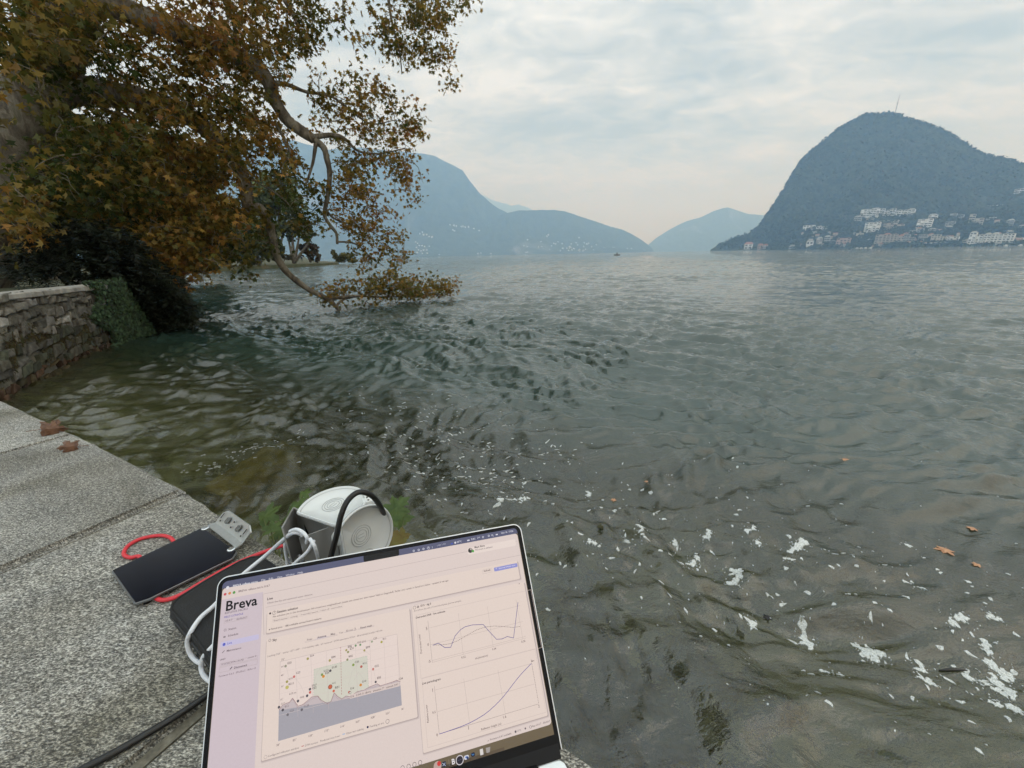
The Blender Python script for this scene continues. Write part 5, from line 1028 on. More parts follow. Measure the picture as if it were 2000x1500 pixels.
# ================================================================== equipment on the ledge
def tube_px(name, pts, r, m, label, cat, n=10, sub=7, parent=None):
    P = catmull([onz(px, py, z) for px, py, z in pts], sub); mb = MB(); mb.tube(P, r, n)
    me = mb.mesh(name, True)
    if parent is not None: return child(name, me, m, parent)
    return tag(link(name, me, m), label, cat)
# --- solar panel plate with bent bracket
SP = empty('solar_panel', tuple(onz(335, 1105, ZL)))
zp = ZL + 0.011
F4 = [onz(217, 1115, zp), onz(396, 1030, zp), onz(463, 1077, zp), onz(455, 1090, zp), onz(425, 1104, zp), onz(290, 1170, zp), onz(262, 1179, zp)]
cen = sum(F4, Vector()) / len(F4)
mb = MB(); mb.prism([p + Vector((0, 0, -.0045)) for p in F4][::-1], [p for p in F4][::-1]); me = mb.mesh('panel_back'); bm = bmesh.new(); bm.from_mesh(me); bmesh.ops.recalc_face_normals(bm, faces=list(bm.faces)); bm.to_mesh(me); bm.free(); child('panel_back', bevelled(me, .001, 1), mat('panel_frame_grey', (0.16, 0.165, 0.17), .45, .6), SP)
IN = [cen + (p - cen) * 0.975 + Vector((0, 0, .0012)) for p in F4]; I0 = [p - Vector((0, 0, .0012)) for p in IN]
mb = MB(); mb.prism(I0[::-1], IN[::-1]); me = mb.mesh('solar_cell'); bm = bmesh.new(); bm.from_mesh(me); bmesh.ops.recalc_face_normals(bm, faces=list(bm.faces)); bm.to_mesh(me); bm.free()
child('solar_cell', me, mat('dark_solar_glass', (0.004, 0.0055, 0.012), 0.16, 0, 0.3, 60, 0, 0.35), SP)
mb = MB()                                                    # four low feet under the plate
for q in (F4[0], F4[1], F4[2], F4[6]):
    c = cen.lerp(q, 0.8); mb.tube([Vector((c.x, c.y, ZL - .0003)), Vector((c.x, c.y, zp - .0045))], .006, 8)
child('rubber_feet', mb.mesh('rubber_feet'), blackm, SP)['kind'] = 'stuff'
a0, a1 = onz(404, 1026, zp), onz(461, 1070, zp); f0, f1 = onz(421, 1020, zp), onz(474, 1061, zp); zf = ZL + .040
e0, e1, e2, e3 = onz(424, 1014, zf - .024), onz(441, 994, zf), onz(492, 1030, zf), onz(480, 1058, zf - .024)
brm = mat('brushed_bracket', (0.56, 0.57, 0.56), 0.42, 0.8, 0.06, 120)
mb = MB(); th = Vector((0, 0, .0022))
mb.prism([a0 - th, a1 - th, f1 - th, f0 - th], [a0, a1, f1, f0])
nn_ = (f1 - f0).cross(e1 - f0).normalized() * .0022
q1, q2 = e1.lerp(e2, .10), e1.lerp(e2, .90); s1, s2 = f0.lerp(e1, .72), f1.lerp(e2, .72)
fl = [f0, f1, s2 + (e2 - e1) * .04, q2, q1, s1]
mb.prism([p - nn_ for p in fl], fl); me = mb.mesh('bracket'); bm = bmesh.new(); bm.from_mesh(me); bmesh.ops.recalc_face_normals(bm, faces=list(bm.faces)); bm.to_mesh(me); bm.free(); child('bracket', me, brm, SP)
up_ = nn_.normalized(); up_ = up_ if up_.dot(CAMP - f0) > 0 else -up_
def on_fl(u, v): return f0.lerp(f1, u).lerp(e1.lerp(e2, u), v) + up_ * .0026
ux = (f1 - f0).normalized(); vx = (e1 - f0).normalized()
for u in (.30, .70):
    mb = MB(); c = on_fl(u, .55); pts = []
    for k in range(16):
        t_ = 6.2832 * k / 16; pts.append(c + ux * (.0062 * math.cos(t_)) + vx * (.0045 * math.sin(t_) + (.004 if math.sin(t_) > 0 else -.004)))
    mb.prism([p - up_ * .0008 for p in pts], pts); child('slot', mb.mesh('slot'), mat('slot_shade', (0.16, 0.16, 0.15), 0.8, 0, 0.8, 400), SP)
for u, v in ((.50, .72), (.50, .36), (.12, .30), (.88, .30)):
    mb = MB(); c = on_fl(u, v); mb.tube([c - up_ * .0008, c + up_ * .0002], .0016, 8); child('hole', mb.mesh('hole'), blackm, SP)
for u in (.08, .92):
    mb = MB(); c = on_fl(u, .62); mb.prism([c + ux * x + vx * y - up_ * .0008 for x, y in ((-.0008, -.007), (.0008, -.007), (.0008, .007), (-.0008, .007))], [c + ux * x + vx * y for x, y in ((-.0008, -.007), (.0008, -.007), (.0008, .007), (-.0008, .007))]); child('slot', mb.mesh('slot'), blackm, SP)
for px, py in ((401, 1032), (452, 1073)):
    c = onz(px, py, zp + .0012); mb = MB(); mb.tube([c - Vector((0, 0, .002)), c + Vector((0, 0, .0012)), c + Vector((0, 0, .0022))], [.0062, .0062, .0046], 14); child('screw', mb.mesh('screw', False), mat('bright_screw', (0.75, 0.76, 0.77), 0.25, 1.0), SP)
tag(SP, 'flat black solar panel with silver bent bracket lying on the granite', 'solar panel')
redm = mat('red_cable', (0.62, 0.035, 0.05), 0.45, 0, 0.1, 60)
tube_px('red_cable', [(560, 1066, ZL + .012), (545, 1068, ZL + .006), (500, 1084, ZL + .0035), (450, 1106, ZL + .0035), (400, 1134, ZL + .0035), (350, 1163, ZL + .0035), (318, 1172, ZL + .0035), (300, 1163, ZL + .004), (285, 1140, ZL + .004), (276, 1105, ZL + .004), (272, 1087, ZL + .0035), (254, 1089, ZL + .0035), (242, 1082, ZL + .0035), (250, 1066, ZL + .0035), (276, 1052, ZL + .0035), (310, 1046, ZL + .0035), (330, 1049, ZL + .0045), (340, 1058, ZL + .004), (352, 1072, ZL + .004)], .0031, redm, 'thin red cable looping under the solar panel along the granite', 'cable', 10, 9)

# --- black zip case
zc_ = ZL + .036
top = [onz(x, y, zc_) for x, y in ((329, 1190), (333, 1178), (345, 1167), (400, 1132), (468, 1094), (492, 1085), (512, 1084), (536, 1100), (556, 1130), (590, 1200), (575, 1240), (470, 1330), (440, 1330), (420, 1305), (367, 1234))]
CS = empty('zip_case', tuple(onz(430, 1210, ZL)))
cc = sum(top, Vector()) / len(top); lo = lambda k, z: [Vector((cc.x + (p.x - cc.x) * k, cc.y + (p.y - cc.y) * k, z)) for p in top]
rings = [lo(.93, ZL + .0005), lo(.985, ZL + .006), lo(1.0, ZL + .018), lo(1.0, ZL + .026), lo(.985, zc_ - .003), lo(.94, zc_), lo(.6, zc_ + .0015)]
mb = MB(); k = len(top)
for r_ in rings: mb.v.extend([tuple(p) for p in r_])
mb.f = [(i * k + j, i * k + (j + 1) % k, (i + 1) * k + (j + 1) % k, (i + 1) * k + j) for i in range(len(rings) - 1) for j in range(k)] + [tuple(range(k))[::-1], tuple((len(rings) - 1) * k + j for j in range(k))]
me = mb.mesh('shell', True); bm = bmesh.new(); bm.from_mesh(me); bmesh.ops.recalc_face_normals(bm, faces=list(bm.faces)); bm.to_mesh(me); bm.free()
clothm = mat('black_nylon', (0.010, 0.010, 0.011), 0.75, 0, 0.3, 600, 0.3)
child('shell', me, clothm, CS)
mb = MB(); zr = lo(1.006, ZL + .0235); mb.tube(zr + [zr[0]], .0016, 6, False); child('zip', mb.mesh('zip', True), mat('zip_black', (0.02, 0.02, 0.022), 0.5), CS)
mb = MB(); zr = lo(.965, zc_ - .0008); mb.tube(zr + [zr[0]], .0018, 6, False); child('piping', mb.mesh('piping', True), clothm, CS)
tag(CS, 'black zipped soft case lying behind the laptop lid', 'case')

# --- white cord and black cables
cordm = mat('white_cord', (0.74, 0.76, 0.80), 0.7, 0, 0.08, 300, 0.3)
zt_c = zc_ + .007
tube_px('white_cord', [(612, 1072, 1.02), (592, 1046, 1.045), (574, 1040, 1.05), (556, 1052, 1.03), (520, 1084, ZL + .062), (479, 1118, zt_c + .004), (450, 1146, zt_c), (421, 1180, zt_c), (392, 1206, zt_c), (373, 1234, zt_c - .006), (366, 1255, ZL + .022), (374, 1280, ZL + .006), (392, 1295, ZL + .004), (412, 1292, ZL + .004), (430, 1270, ZL + .02), (450, 1240, zt_c), (440, 1235, zt_c), (416, 1262, zt_c - .004), (398, 1282, ZL + .024), (393, 1302, ZL + .010), (398, 1318, ZL + .004), (410, 1330, ZL + .004), (440, 1345, ZL + .004)], .0028, cordm, 'white cord running from the steel bracket over the black case', 'cord', 10, 8)
cbm = mat('black_cable', (0.007, 0.007, 0.007), 0.4)
tube_px('black_cable', [(150, 1508, ZL + .0045), (176, 1494, ZL + .0045), (230, 1466, ZL + .0045), (300, 1425, ZL + .0045), (350, 1395, ZL + .0045), (402, 1360, ZL + .0045), (450, 1325, ZL + .0045)], .0037, cbm, 'black cable lying on the granite at the bottom left', 'cable', 10, 6)

# --- the sensor: steel bracket with two round white antenna lobes
DV = empty('antenna_unit', (-.285, .47, ZL))
steel = NT('brushed_steel'); steel.set(Roughness=0.34, Metallic=0.75); nz = steel.noise(30, 5, 0.6, steel.pos(scale=(1, 1, .25)), .3); r = steel.ramp(nz.outputs[0], [(0.3, (0.30, 0.295, 0.28)), (0.7, (0.52, 0.51, 0.49))]); steel.l(r.outputs[0], steel.b.inputs['Base Color']); rr_ = steel.ramp(nz.outputs[0], [(.3, (.25,) * 3), (.7, (.5,) * 3)]); steel.l(rr_.outputs[0], steel.b.inputs['Roughness'])
zr_ = 1.053
A_, B_, C_, D_ = onz(573, 991, zr_), onz(650, 1027, zr_), onz(584, 1051, zr_ - .004), onz(551, 1030, zr_)
ins = Vector((.012, -.012, 0))
bott = lambda p, k=0.0: Vector((p.x + .010, p.y - .006, ZL + .0003 + k))
def plate(name, quad, t_=.0022, m_=None):
    n = (quad[1] - quad[0]).cross(quad[2] - quad[0]).normalized() * t_; mb = MB(); mb.prism([p - n * .5 for p in quad], [p + n * .5 for p in quad])
    me = mb.mesh(name); bm = bmesh.new(); bm.from_mesh(me); bmesh.ops.recalc_face_normals(bm, faces=list(bm.faces)); bm.to_mesh(me); bm.free(); return child(name, me, m_ or steel.m, DV)
plate('back_plate', [A_, B_, bott(B_), bott(A_)]); plate('side_plate', [B_, C_, bott(C_), bott(B_)]); plate('side_plate', [D_, A_, bott(A_), bott(D_)])
plate('front_lip', [D_.lerp(bott(D_), .42), C_.lerp(bott(C_), .62), bott(C_), bott(D_)])
for q, u0, v0, u1, v1, ref in (((A_, B_), .22, .16, .32, .55, 1), ((B_, C_), .60, .50, .66, .70, 0), ((A_, B_), .70, .18, .76, .34, 1)):
    p_ = lambda u, v: q[0].lerp(q[1], u).lerp(bott(q[0]).lerp(bott(q[1]), u), v)
    n = (q[1] - q[0]).cross(Vector((0, 0, 1))).normalized(); n = n if n.dot(CAMP - q[0]) > 0 else -n
    quad = [p_(u0, v0), p_(u1, v0 + .12), p_(u1, v1 + .12), p_(u0, v1)]; mb = MB(); mb.prism([p + n * .0009 for p in quad], [p + n * .0016 for p in quad]); child('slot', mb.mesh('slot'), blackm, DV)
whitem = mat('white_shell_plastic', (0.66, 0.68, 0.67), 0.38, 0, 0.025, 60)
greym = mat('groove_grey', (0.40, 0.41, 0.41), 0.5)
N2 = Vector((.80, -.60, .10)).normalized(); N1 = Vector((-.05, -.06, 1)).normalized()
T1 = onz(648, 987, 1.062); T2 = aty(714, 1052, .476)
def lobe(cn, nrm, R_, depth, cutdir, cut, emblems):
    cutdir = (cutdir - nrm * cutdir.dot(nrm)).normalized(); side = nrm.cross(cutdir)
    def prof(rr, lift):
        P = []
        for k in range(48):
            t_ = 6.2832 * k / 48; x, y = rr * math.cos(t_), rr * math.sin(t_); x = min(x, cut * rr); P.append(cn + cutdir * x + side * y + nrm * lift)
        return P
    lay = [prof(R_ * .72, -depth), prof(R_ * .78, -depth * .4), prof(R_ * .81, -.009), prof(R_ * .97, -.0065), prof(R_, -.005), prof(R_, -.001), prof(R_ * .985, .0), prof(R_ * .955, .0), prof(R_ * .94, -.0026), prof(R_ * .3, -.0022)]
    mb = MB(); k = 48
    for r_ in lay: mb.v.extend([tuple(p) for p in r_])
    mb.f = [(i * k + j, i * k + (j + 1) % k, (i + 1) * k + (j + 1) % k, (i + 1) * k + j) for i in range(len(lay) - 1) for j in range(k)] + [tuple(range(k))[::-1], tuple((len(lay) - 1) * k + j for j in range(k))]
    me = mb.mesh('lobe_shell'); bm = bmesh.new(); bm.from_mesh(me); bmesh.ops.recalc_face_normals(bm, faces=list(bm.faces)); bm.to_mesh(me); bm.free()
    for p in me.polygons: p.use_smooth = len(p.vertices) == 4
    sh = child('lobe_shell', me, whitem, DV)
    mb = MB(); ra, rb = prof(R_ * .925, -.0021), prof(R_ * .900, -.0021)          # groove inside the rim, and a seam round the flange
    for j in range(48): mb.poly([ra[j], ra[(j + 1) % 48], rb[(j + 1) % 48], rb[j]])
    sa = prof(R_ * 1.004, -.0030); mb.tube(sa + [sa[0]], .0005, 5, False)
    o = child('rim_groove', mb.mesh('rim_groove'), greym, sh); o.location = (0, 0, 0)
    for (ex, ey, er) in emblems:
        c = cn + cutdir * ex + side * ey - nrm * .0022; mb = MB()
        for r_ in (er, er * .78, er * .56):
            for j in range(40):
                t0, t1 = 6.2832 * j / 40, 6.2832 * (j + 1) / 40
                mb.prism([c + cutdir * (q * math.cos(t_)) + side * (q * math.sin(t_)) - nrm * .0004 for q, t_ in ((r_, t0), (r_, t1), (r_ - .0007, t1), (r_ - .0007, t0))], [c + cutdir * (q * math.cos(t_)) + side * (q * math.sin(t_)) + nrm * .00055 for q, t_ in ((r_, t0), (r_, t1), (r_ - .0007, t1), (r_ - .0007, t0))])
        for dy in (-.0022, .0022):                                   # the little looped mark in the middle
            mb.tube([c + cutdir * x + side * dy + nrm * .0003 for x in (-er * .28, er * .28)], .00035, 5)
        mb.tube([c + cutdir * (er * .28 + .0016 * math.sin(t_)) + side * (.0022 * math.cos(t_)) + nrm * .0003 for t_ in (0, .8, 1.57, 2.3, 3.14)], .00035, 5)
        o = child('ring_emblem', mb.mesh('ring_emblem'), greym, sh); o.location = (0, 0, 0)
    return sh
lobe(T1, N1, .0475, .020, Vector((-.44, -.9, 0)), .62, [(-.004, -.002, .0155)])
lobe(T2, N2, .0465, .036, Vector((-.30, -.60, 0.05)), .70, [(.004, -.006, .0150), (.000, .030, .0125)])
# moulded core joining the lobes, its cable glands and screws
core = [T1 - N1 * .02, (T1 + T2) / 2 - Vector((.012, .006, .012)), T2 - N2 * .03]
mb = MB(); mb.tube(catmull(core, 6), [.016] * 5 + [.018] * 8, 20); child('core_shell', mb.mesh('core_shell', True), whitem, DV)
for px, py, z in ((602, 1000, 1.046), (620, 1009, 1.046), (674, 1066, 1.0), (684, 1071, 1.0)):
    c = onz(px, py, z); d = (CAMP - c).normalized(); mb = MB(); mb.tube([c - d * .004, c + d * .001, c + d * .0022], [.0032, .0032, .0022], 10); child('screw', mb.mesh('screw'), mat('plated_screw', (0.7, 0.7, 0.7), 0.3, 1.0), DV)
c = T1.lerp(T2, .5) + Vector((.020, .028, .012))
mb = MB(); mb.box(c, (.008, .006, .006), Matrix.Rotation(.5, 3, 'Z')); child('connector', bevelled(mb.mesh('connector'), .0012, 1), whitem, DV)
for k in (-1, 1):
    mb = MB(); mb.box(c + Vector((.0022 * k, -.003 * k, .0062)), (.0012, .0009, .0006)); child('socket', mb.mesh('socket'), blackm, DV)
tag(DV, 'white antenna unit with two round lobes in a steel bracket behind the laptop', 'antenna')
loop = catmull([aty(640, 1110, .430), aty(646, 1088, .432), aty(658, 1044, .438), aty(666, 1007, .446), aty(680, 977, .456), aty(702, 961, .466), aty(727, 969, .478), aty(745, 993, .500), aty(753, 1018, .522), aty(757, 1045, .535), aty(745, 1080, .535)], 7)
mb = MB(); mb.tube(loop, .0036, 10); child('cable_loop', mb.mesh('cable_loop', True), cbm, DV)
for pts in ([(566, 1038, 1.05), (578, 1034, 1.056), (592, 1040, 1.056), (600, 1052, 1.05), (596, 1066, 1.03)], [(605, 1052, 1.052), (614, 1066, 1.046), (619, 1082, 1.03), (623, 1100, 1.0)], [(613, 1056, 1.05), (600, 1078, 1.035), (580, 1096, 1.02), (566, 1110, ZL + .08)], [(556, 1060, 1.02), (558, 1080, 1.0), (562, 1100, .98), (566, 1120, .96)], [(562, 1092, .985), (578, 1084, .99), (592, 1092, .985), (580, 1102, .975), (564, 1100, .975), (570, 1088, .985), (590, 1098, .98)], [(560, 1100, .975), (575, 1095, .98), (596, 1088, .985), (598, 1100, .975), (576, 1108, .97)]):
    P = catmull([onz(*p) for p in pts], 6); mb = MB(); mb.tube(P, .0023, 8); child('cord_tie', mb.mesh('cord_tie', True), cordm, DV)

# ================================================================== leaves near and on the ledge
def lobed(n_pts=None):
    P = [(0, 1.0), (.10, .78), (.20, .74), (.17, .50), (.45, .66), (.78, .60), (.62, .42), (.66, .30), (.36, .16), (.58, -.04), (.66, -.26), (.40, -.20), (.14, -.28), (0, -.20)]
    return P + [(-x, y) for x, y in P[-2:0:-1]]
def leaf_obj(name, c, size, yaw, pitch, roll, m_, curl=0.25, parent=None, stem=True):
    """one plane-tree leaf with folded lobes, midrib relief and stalk; c = leaf base centre"""
    O = lobed(); mb = MB(); mb.v.append((0, .1, .03))
    for x, y in O: mb.v.append((x, y, -curl * (x * x) - curl * .5 * (y - .2) ** 2))
    k = len(O)
    for x, y in O: mb.v.append((x * .55, y * .55 + .05, -curl * .2 * (x * x) + .03 * (1 if abs(x) < .05 else -.4)))
    mb.f = [(0, 1 + k + i, 1 + k + (i + 1) % k) for i in range(k)] + [(1 + i, 1 + (i + 1) % k, 1 + k + (i + 1) % k, 1 + k + i) for i in range(k)]
    if stem: mb.tube([(0, -.18, -.01), (0, -.5, -.05), (.04, -.85, -.16)], [.022, .018, .022], 5)
    M = Euler((pitch, roll, yaw), 'XYZ').to_matrix() * size
    mb.v = [tuple(M @ Vector(v) + Vector(c)) for v in mb.v]
    me = mb.mesh(name, False)
    if parent is not None: return child(name, me, m_, parent)
    return link(name, me, m_)
def leafmat(name, c0, c1, trans=.35):
    t = NT(name); t.set(Roughness=0.55); nz = t.noise(45, 4, 0.6, t.pos()); r = t.ramp(nz.outputs[0], [(.35, c0), (.65, c1)]); t.l(r.outputs[0], t.b.inputs['Base Color']); t.bump(nz.outputs[0], .4, .003)
    tr = t.n('ShaderNodeBsdfTranslucent'); mx = t.n('ShaderNodeMixShader'); mx.inputs[0].default_value = trans; t.l(r.outputs[0], tr.inputs[0]); t.l(t.b.outputs[0], mx.inputs[1]); t.l(tr.outputs[0], mx.inputs[2]); t.l(mx.outputs[0], t.o.inputs['Surface']); return t.m
gl = leafmat('fresh_plane_leaf', (0.055, 0.10, 0.018), (0.10, 0.155, 0.03)); ylw = leafmat('yellowing_plane_leaf', (0.15, 0.09, 0.015), (0.17, 0.16, 0.03)); dry = leafmat('dry_brown_leaf', (0.10, 0.045, 0.022), (0.19, 0.095, 0.050), .15); flo = leafmat('floating_leaf', (0.42, 0.20, 0.10), (0.60, 0.34, 0.19), .1)
for nm, root, leaves, lab in (('plane_shoot', (535, 1068), [(515, 1012, .044, .9, gl), (545, 1046, .036, .2, gl), (572, 992, .040, 1.4, gl), (562, 1012, .03, .6, gl), (590, 966, .026, 1.2, gl), (530, 1035, .028, -.4, gl)], 'fresh green plane leaves sprouting over the ledge left of the antenna'), ('plane_shoot', (745, 1090), [(775, 1000, .042, -.4, gl), (790, 1015, .040, -1.0, gl), (762, 1020, .034, .3, gl), (790, 1050, .030, -1.3, ylw), (768, 1064, .034, -.9, ylw), (783, 985, .030, -.2, gl)], 'green and yellowing plane shoot right of the antenna above the water')):
    zs = .86; rt_ = onz(root[0], root[1], zs); sh = tag(empty(nm, (rt_.x, rt_.y, zs - .12)), lab, 'plant'); mb = MB()
    for (px, py, sz, yaw, m_) in leaves:
        c = onz(px, py, zs + .02 * math.sin(px)); mb.tube(catmull([(rt_.x, rt_.y, zs - .12), Vector((rt_.x, rt_.y, zs)).lerp(c, .5) - Vector((0, 0, .03)), c], 4), [.0022 - .00016 * i for i in range(9)], 5)
        leaf_obj('leaf', c, sz, -yaw, .45 + .2 * math.sin(py), .25 * math.cos(px), m_, .18, sh, False)
    child('stem', mb.mesh('stem', True), mat('green_stem', (0.10, 0.12, 0.03), .6), sh)
o = leaf_obj('dry_leaf', onz(92, 838, ZL + .022), .046, -1.15, -.55, 1.1, dry, 1.5); tag(o, 'larger curled brown dry leaf at the far edge of the granite', 'leaf')
o = leaf_obj('dry_leaf', onz(142, 872, ZL + .016), .034, 1.9, .35, -1.0, dry, 1.6); tag(o, 'smaller curled brown leaf nearer the laptop on the granite', 'leaf')
for px, py, sz, yaw, m_, lab in ((1849, 1064, .050, 2.2, flo, 'salmon orange leaf floating alone near the right edge'), (1912, 1102, .026, .8, flo, 'small tan leaf floating below the salmon leaf at right'), (1906, 1021, .034, 1.2, flo, 'tan leaf floating above the salmon leaf at right'), (1651, 900, .050, .3, flo, 'pale orange leaf floating far out on the right water'), (1200, 976, .024, .5, flo, 'tiny orange leaf floating above the laptop corner'), (1263, 947, .020, 2.5, flo, 'tiny orange leaf floating farther out above the laptop corner'), (1175, 1040, .030, 1.0, leafmat('sunk_leaf', (.03, .03, .005), (.09, .085, .015)), 'dark olive leaf floating right of the laptop corner'), (1505, 1180, .026, 2.6, leafmat('black_leaf', (.012, .012, .014), (.05, .05, .055)), 'black wet leaf floating among the foam'), (1455, 1216, .022, 1.0, leafmat('wet_leaf', (.03, .035, .01), (.05, .05, .02)), 'dark wet leaf floating below the black leaf')):
    p = onz(px, py, 0); p.z = zwater(p.x, p.y) + .004; o = leaf_obj('floating_leaf', p, sz, yaw, .05, .06, m_, .12, None, px > 1800); tag(o, lab, 'leaf')
p0, p1 = onz(1842, 1290, 0), onz(1896, 1293, 0)
mb = MB(); mb.tube([p0 + Vector((0, 0, zwater(*p0[:2]) + .003)), p0.lerp(p1, .5) + Vector((0, .004, zwater(*p0.lerp(p1, .5)[:2]) + .004)), p1 + Vector((0, 0, zwater(*p1[:2]) + .003))], [.002, .006, .002], 7)
tag(link('floating_twig', mb.mesh('floating_twig', True), mat('wet_twig', (.025, .024, .02), .4)), 'dark wet twig floating among the foam at lower right', 'twig')
# ================================================================== the far shore
bpy.context.view_layer.update()
def bvh_of(o):
    me = o.data; return BVHTree.FromPolygons([tuple(v.co) for v in me.vertices], [tuple(p.vertices) for p in me.polygons])
BV = {o.name: bvh_of(o) for o in (salv, bre, cap)}
def hit(px, py, which='mountain_right'):
    d = ray(px, py).normalized(); r_ = BV[which].ray_cast(CAMP, d); return r_[0]
wallc = {'white': mat('white_render', (0.76, 0.75, 0.72), .8, 0, .08, .3), 'cream': mat('cream_render', (0.52, 0.47, 0.40), .8, 0, .1, .3), 'tan': mat('tan_render', (0.40, 0.34, 0.28), .8, 0, .12, .3), 'grey': mat('grey_render', (0.36, 0.37, 0.37), .8, 0, .12, .3), 'pink': mat('pink_render', (0.46, 0.32, 0.27), .8, 0, .1, .3)}
glassm = mat('dark_window_glass', (0.035, 0.045, 0.055), .25, 0, .3, .2); slabm = mat('balcony_concrete', (0.52, 0.51, 0.48), .8, 0, .1, .3); roofm = mat('flat_roof_gravel', (0.30, 0.29, 0.27), .9, 0, .2, .3); tilem = mat('red_roof_tiles', (0.30, 0.13, 0.09), .85, 0, .2, .5)
BG = 'buildings on the shore under the right mountain'
def building(x0, x1, yt, yb, colr, floors, label, style='grid', step=0.0, name='apartment_block'):
    p = hit((x0 + x1) / 2, yb) or onz((x0 + x1) / 2, 487, 0.5); p.z = max(p.z, 0.5)
    d = math.hypot(p.x, p.y); k = d / FPX * (FWD.dot(Vector((p.x, p.y, 0)).normalized()))   # metres per pixel there
    w = (x1 - x0) * k * 0.80; h = (yb - yt) * k * 1.06; dep = max(9.0, min(22.0, w * .6)); z0 = -8.0 - h * .2
    o = tag(empty(name, tuple(p)), label, 'building', BG)
    yaw = math.atan2(p.x, p.y); M = Matrix.Rotation(-yaw - 0.12, 3, 'Z')                       # local -y faces the lake
    fh = h / floors; wm = MB(); sm = MB(); bmb = MB(); br = random.Random(int(x0 * 7 + yt)); nw = max(1, int(round((x1 - x0) / 13))); wings = []
    for v_ in range(nw):                       # wings of uneven height and setback
        ca = -w / 2 + (v_ + .5) * w / nw; wings.append((ca, w / nw * br.uniform(.44, .5), max(1, floors - (br.choice((0, 0, 1, 1, 2)) if nw > 1 else 0)), br.uniform(-2.5, 4.0)))
    for (ca, hw, fl_, sb_) in wings:
        for f_ in range(fl_):
            ins = step * f_ * fh + sb_; lo_ = z0 if f_ == 0 else f_ * fh
            wm.box(M @ Vector((ca, dep / 2 + ins, (lo_ + (f_ + 1) * fh) / 2)), (hw, dep / 2, ((f_ + 1) * fh - lo_) / 2 - (.02 if f_ else 0)), M)
            if br.random() < .75: bmb.box(M @ Vector((ca + hw * br.uniform(-.2, .2), ins - .55, f_ * fh + .12)), (hw * br.uniform(.55, .95), .62, .36), M)
            nb = max(2, int(2 * hw / (fh * 1.25)))
            for b_ in range(nb):
                if br.random() < .14: continue
                cx = ca - hw + (b_ + .5) * 2 * hw / nb; ww = 2 * hw / nb * (.44 if style == 'rows' else br.uniform(.24, .40))
                sm.box(M @ Vector((cx, ins - .03, (f_ + .56) * fh)), (ww, .06, fh * br.uniform(.20, .30)), M)
                if style == 'grid' and b_ and br.random() < .5: bmb.box(M @ Vector((ca - hw + b_ * 2 * hw / nb, ins - .5, (f_ + .5) * fh)), (.20, .5, fh * .48), M)
    child_l('wall', wm.mesh('wall'), wallc[colr], o); q = child_l('windows', sm.mesh('windows'), glassm, o); q['kind'] = 'stuff'; q = child_l('balconies', bmb.mesh('balconies'), slabm if colr in ('white', 'grey') else wallc['cream'], o); q['kind'] = 'stuff'
    rm = MB(); ins = step * (floors - 1) * fh
    if style == 'villa':
        a = [M @ Vector((sx_ * (w / 2 + .6), sy2, h)) for sx_, sy2 in ((-1, -.6), (1, -.6), (1, dep + .6), (-1, dep + .6))]; rg = [M @ Vector((-w / 2 * .6, dep / 2, h + fh * .9)), M @ Vector((w / 2 * .6, dep / 2, h + fh * .9))]
        rm.add(a + rg, [(0, 1, 5, 4), (1, 2, 5), (2, 3, 4, 5), (3, 0, 4)])
    else:
        
        for (ca, hw, fl_, sb_) in wings:
            iz = fl_ * fh; ii = step * (fl_ - 1) * fh + sb_
            if br.random() < .3: rm.add([M @ Vector((ca + sx_ * (hw + .5), sy2 + ii, iz)) for sx_, sy2 in ((-1, -.6), (1, -.6), (1, dep + .6), (-1, dep + .6))] + [M @ Vector((ca - hw * .5, dep / 2 + ii, iz + fh * .8)), M @ Vector((ca + hw * .5, dep / 2 + ii, iz + fh * .8))], [(0, 1, 5, 4), (1, 2, 5), (2, 3, 4, 5), (3, 0, 4)])
            else: rm.box(M @ Vector((ca, dep / 2 + ii, iz + .25)), (hw + .3, dep / 2 + .3, .25), M); rm.box(M @ Vector((ca + hw * .3, dep / 2 + ii, iz + 1.3)), (hw * .25, 2.0, .8), M)
    child_l('roof', rm.mesh('roof'), tilem if style == 'villa' or colr in ('tan', 'pink') else roofm, o); return o
def child_l(name, me, m_, parent): return link(name, me, m_, parent)
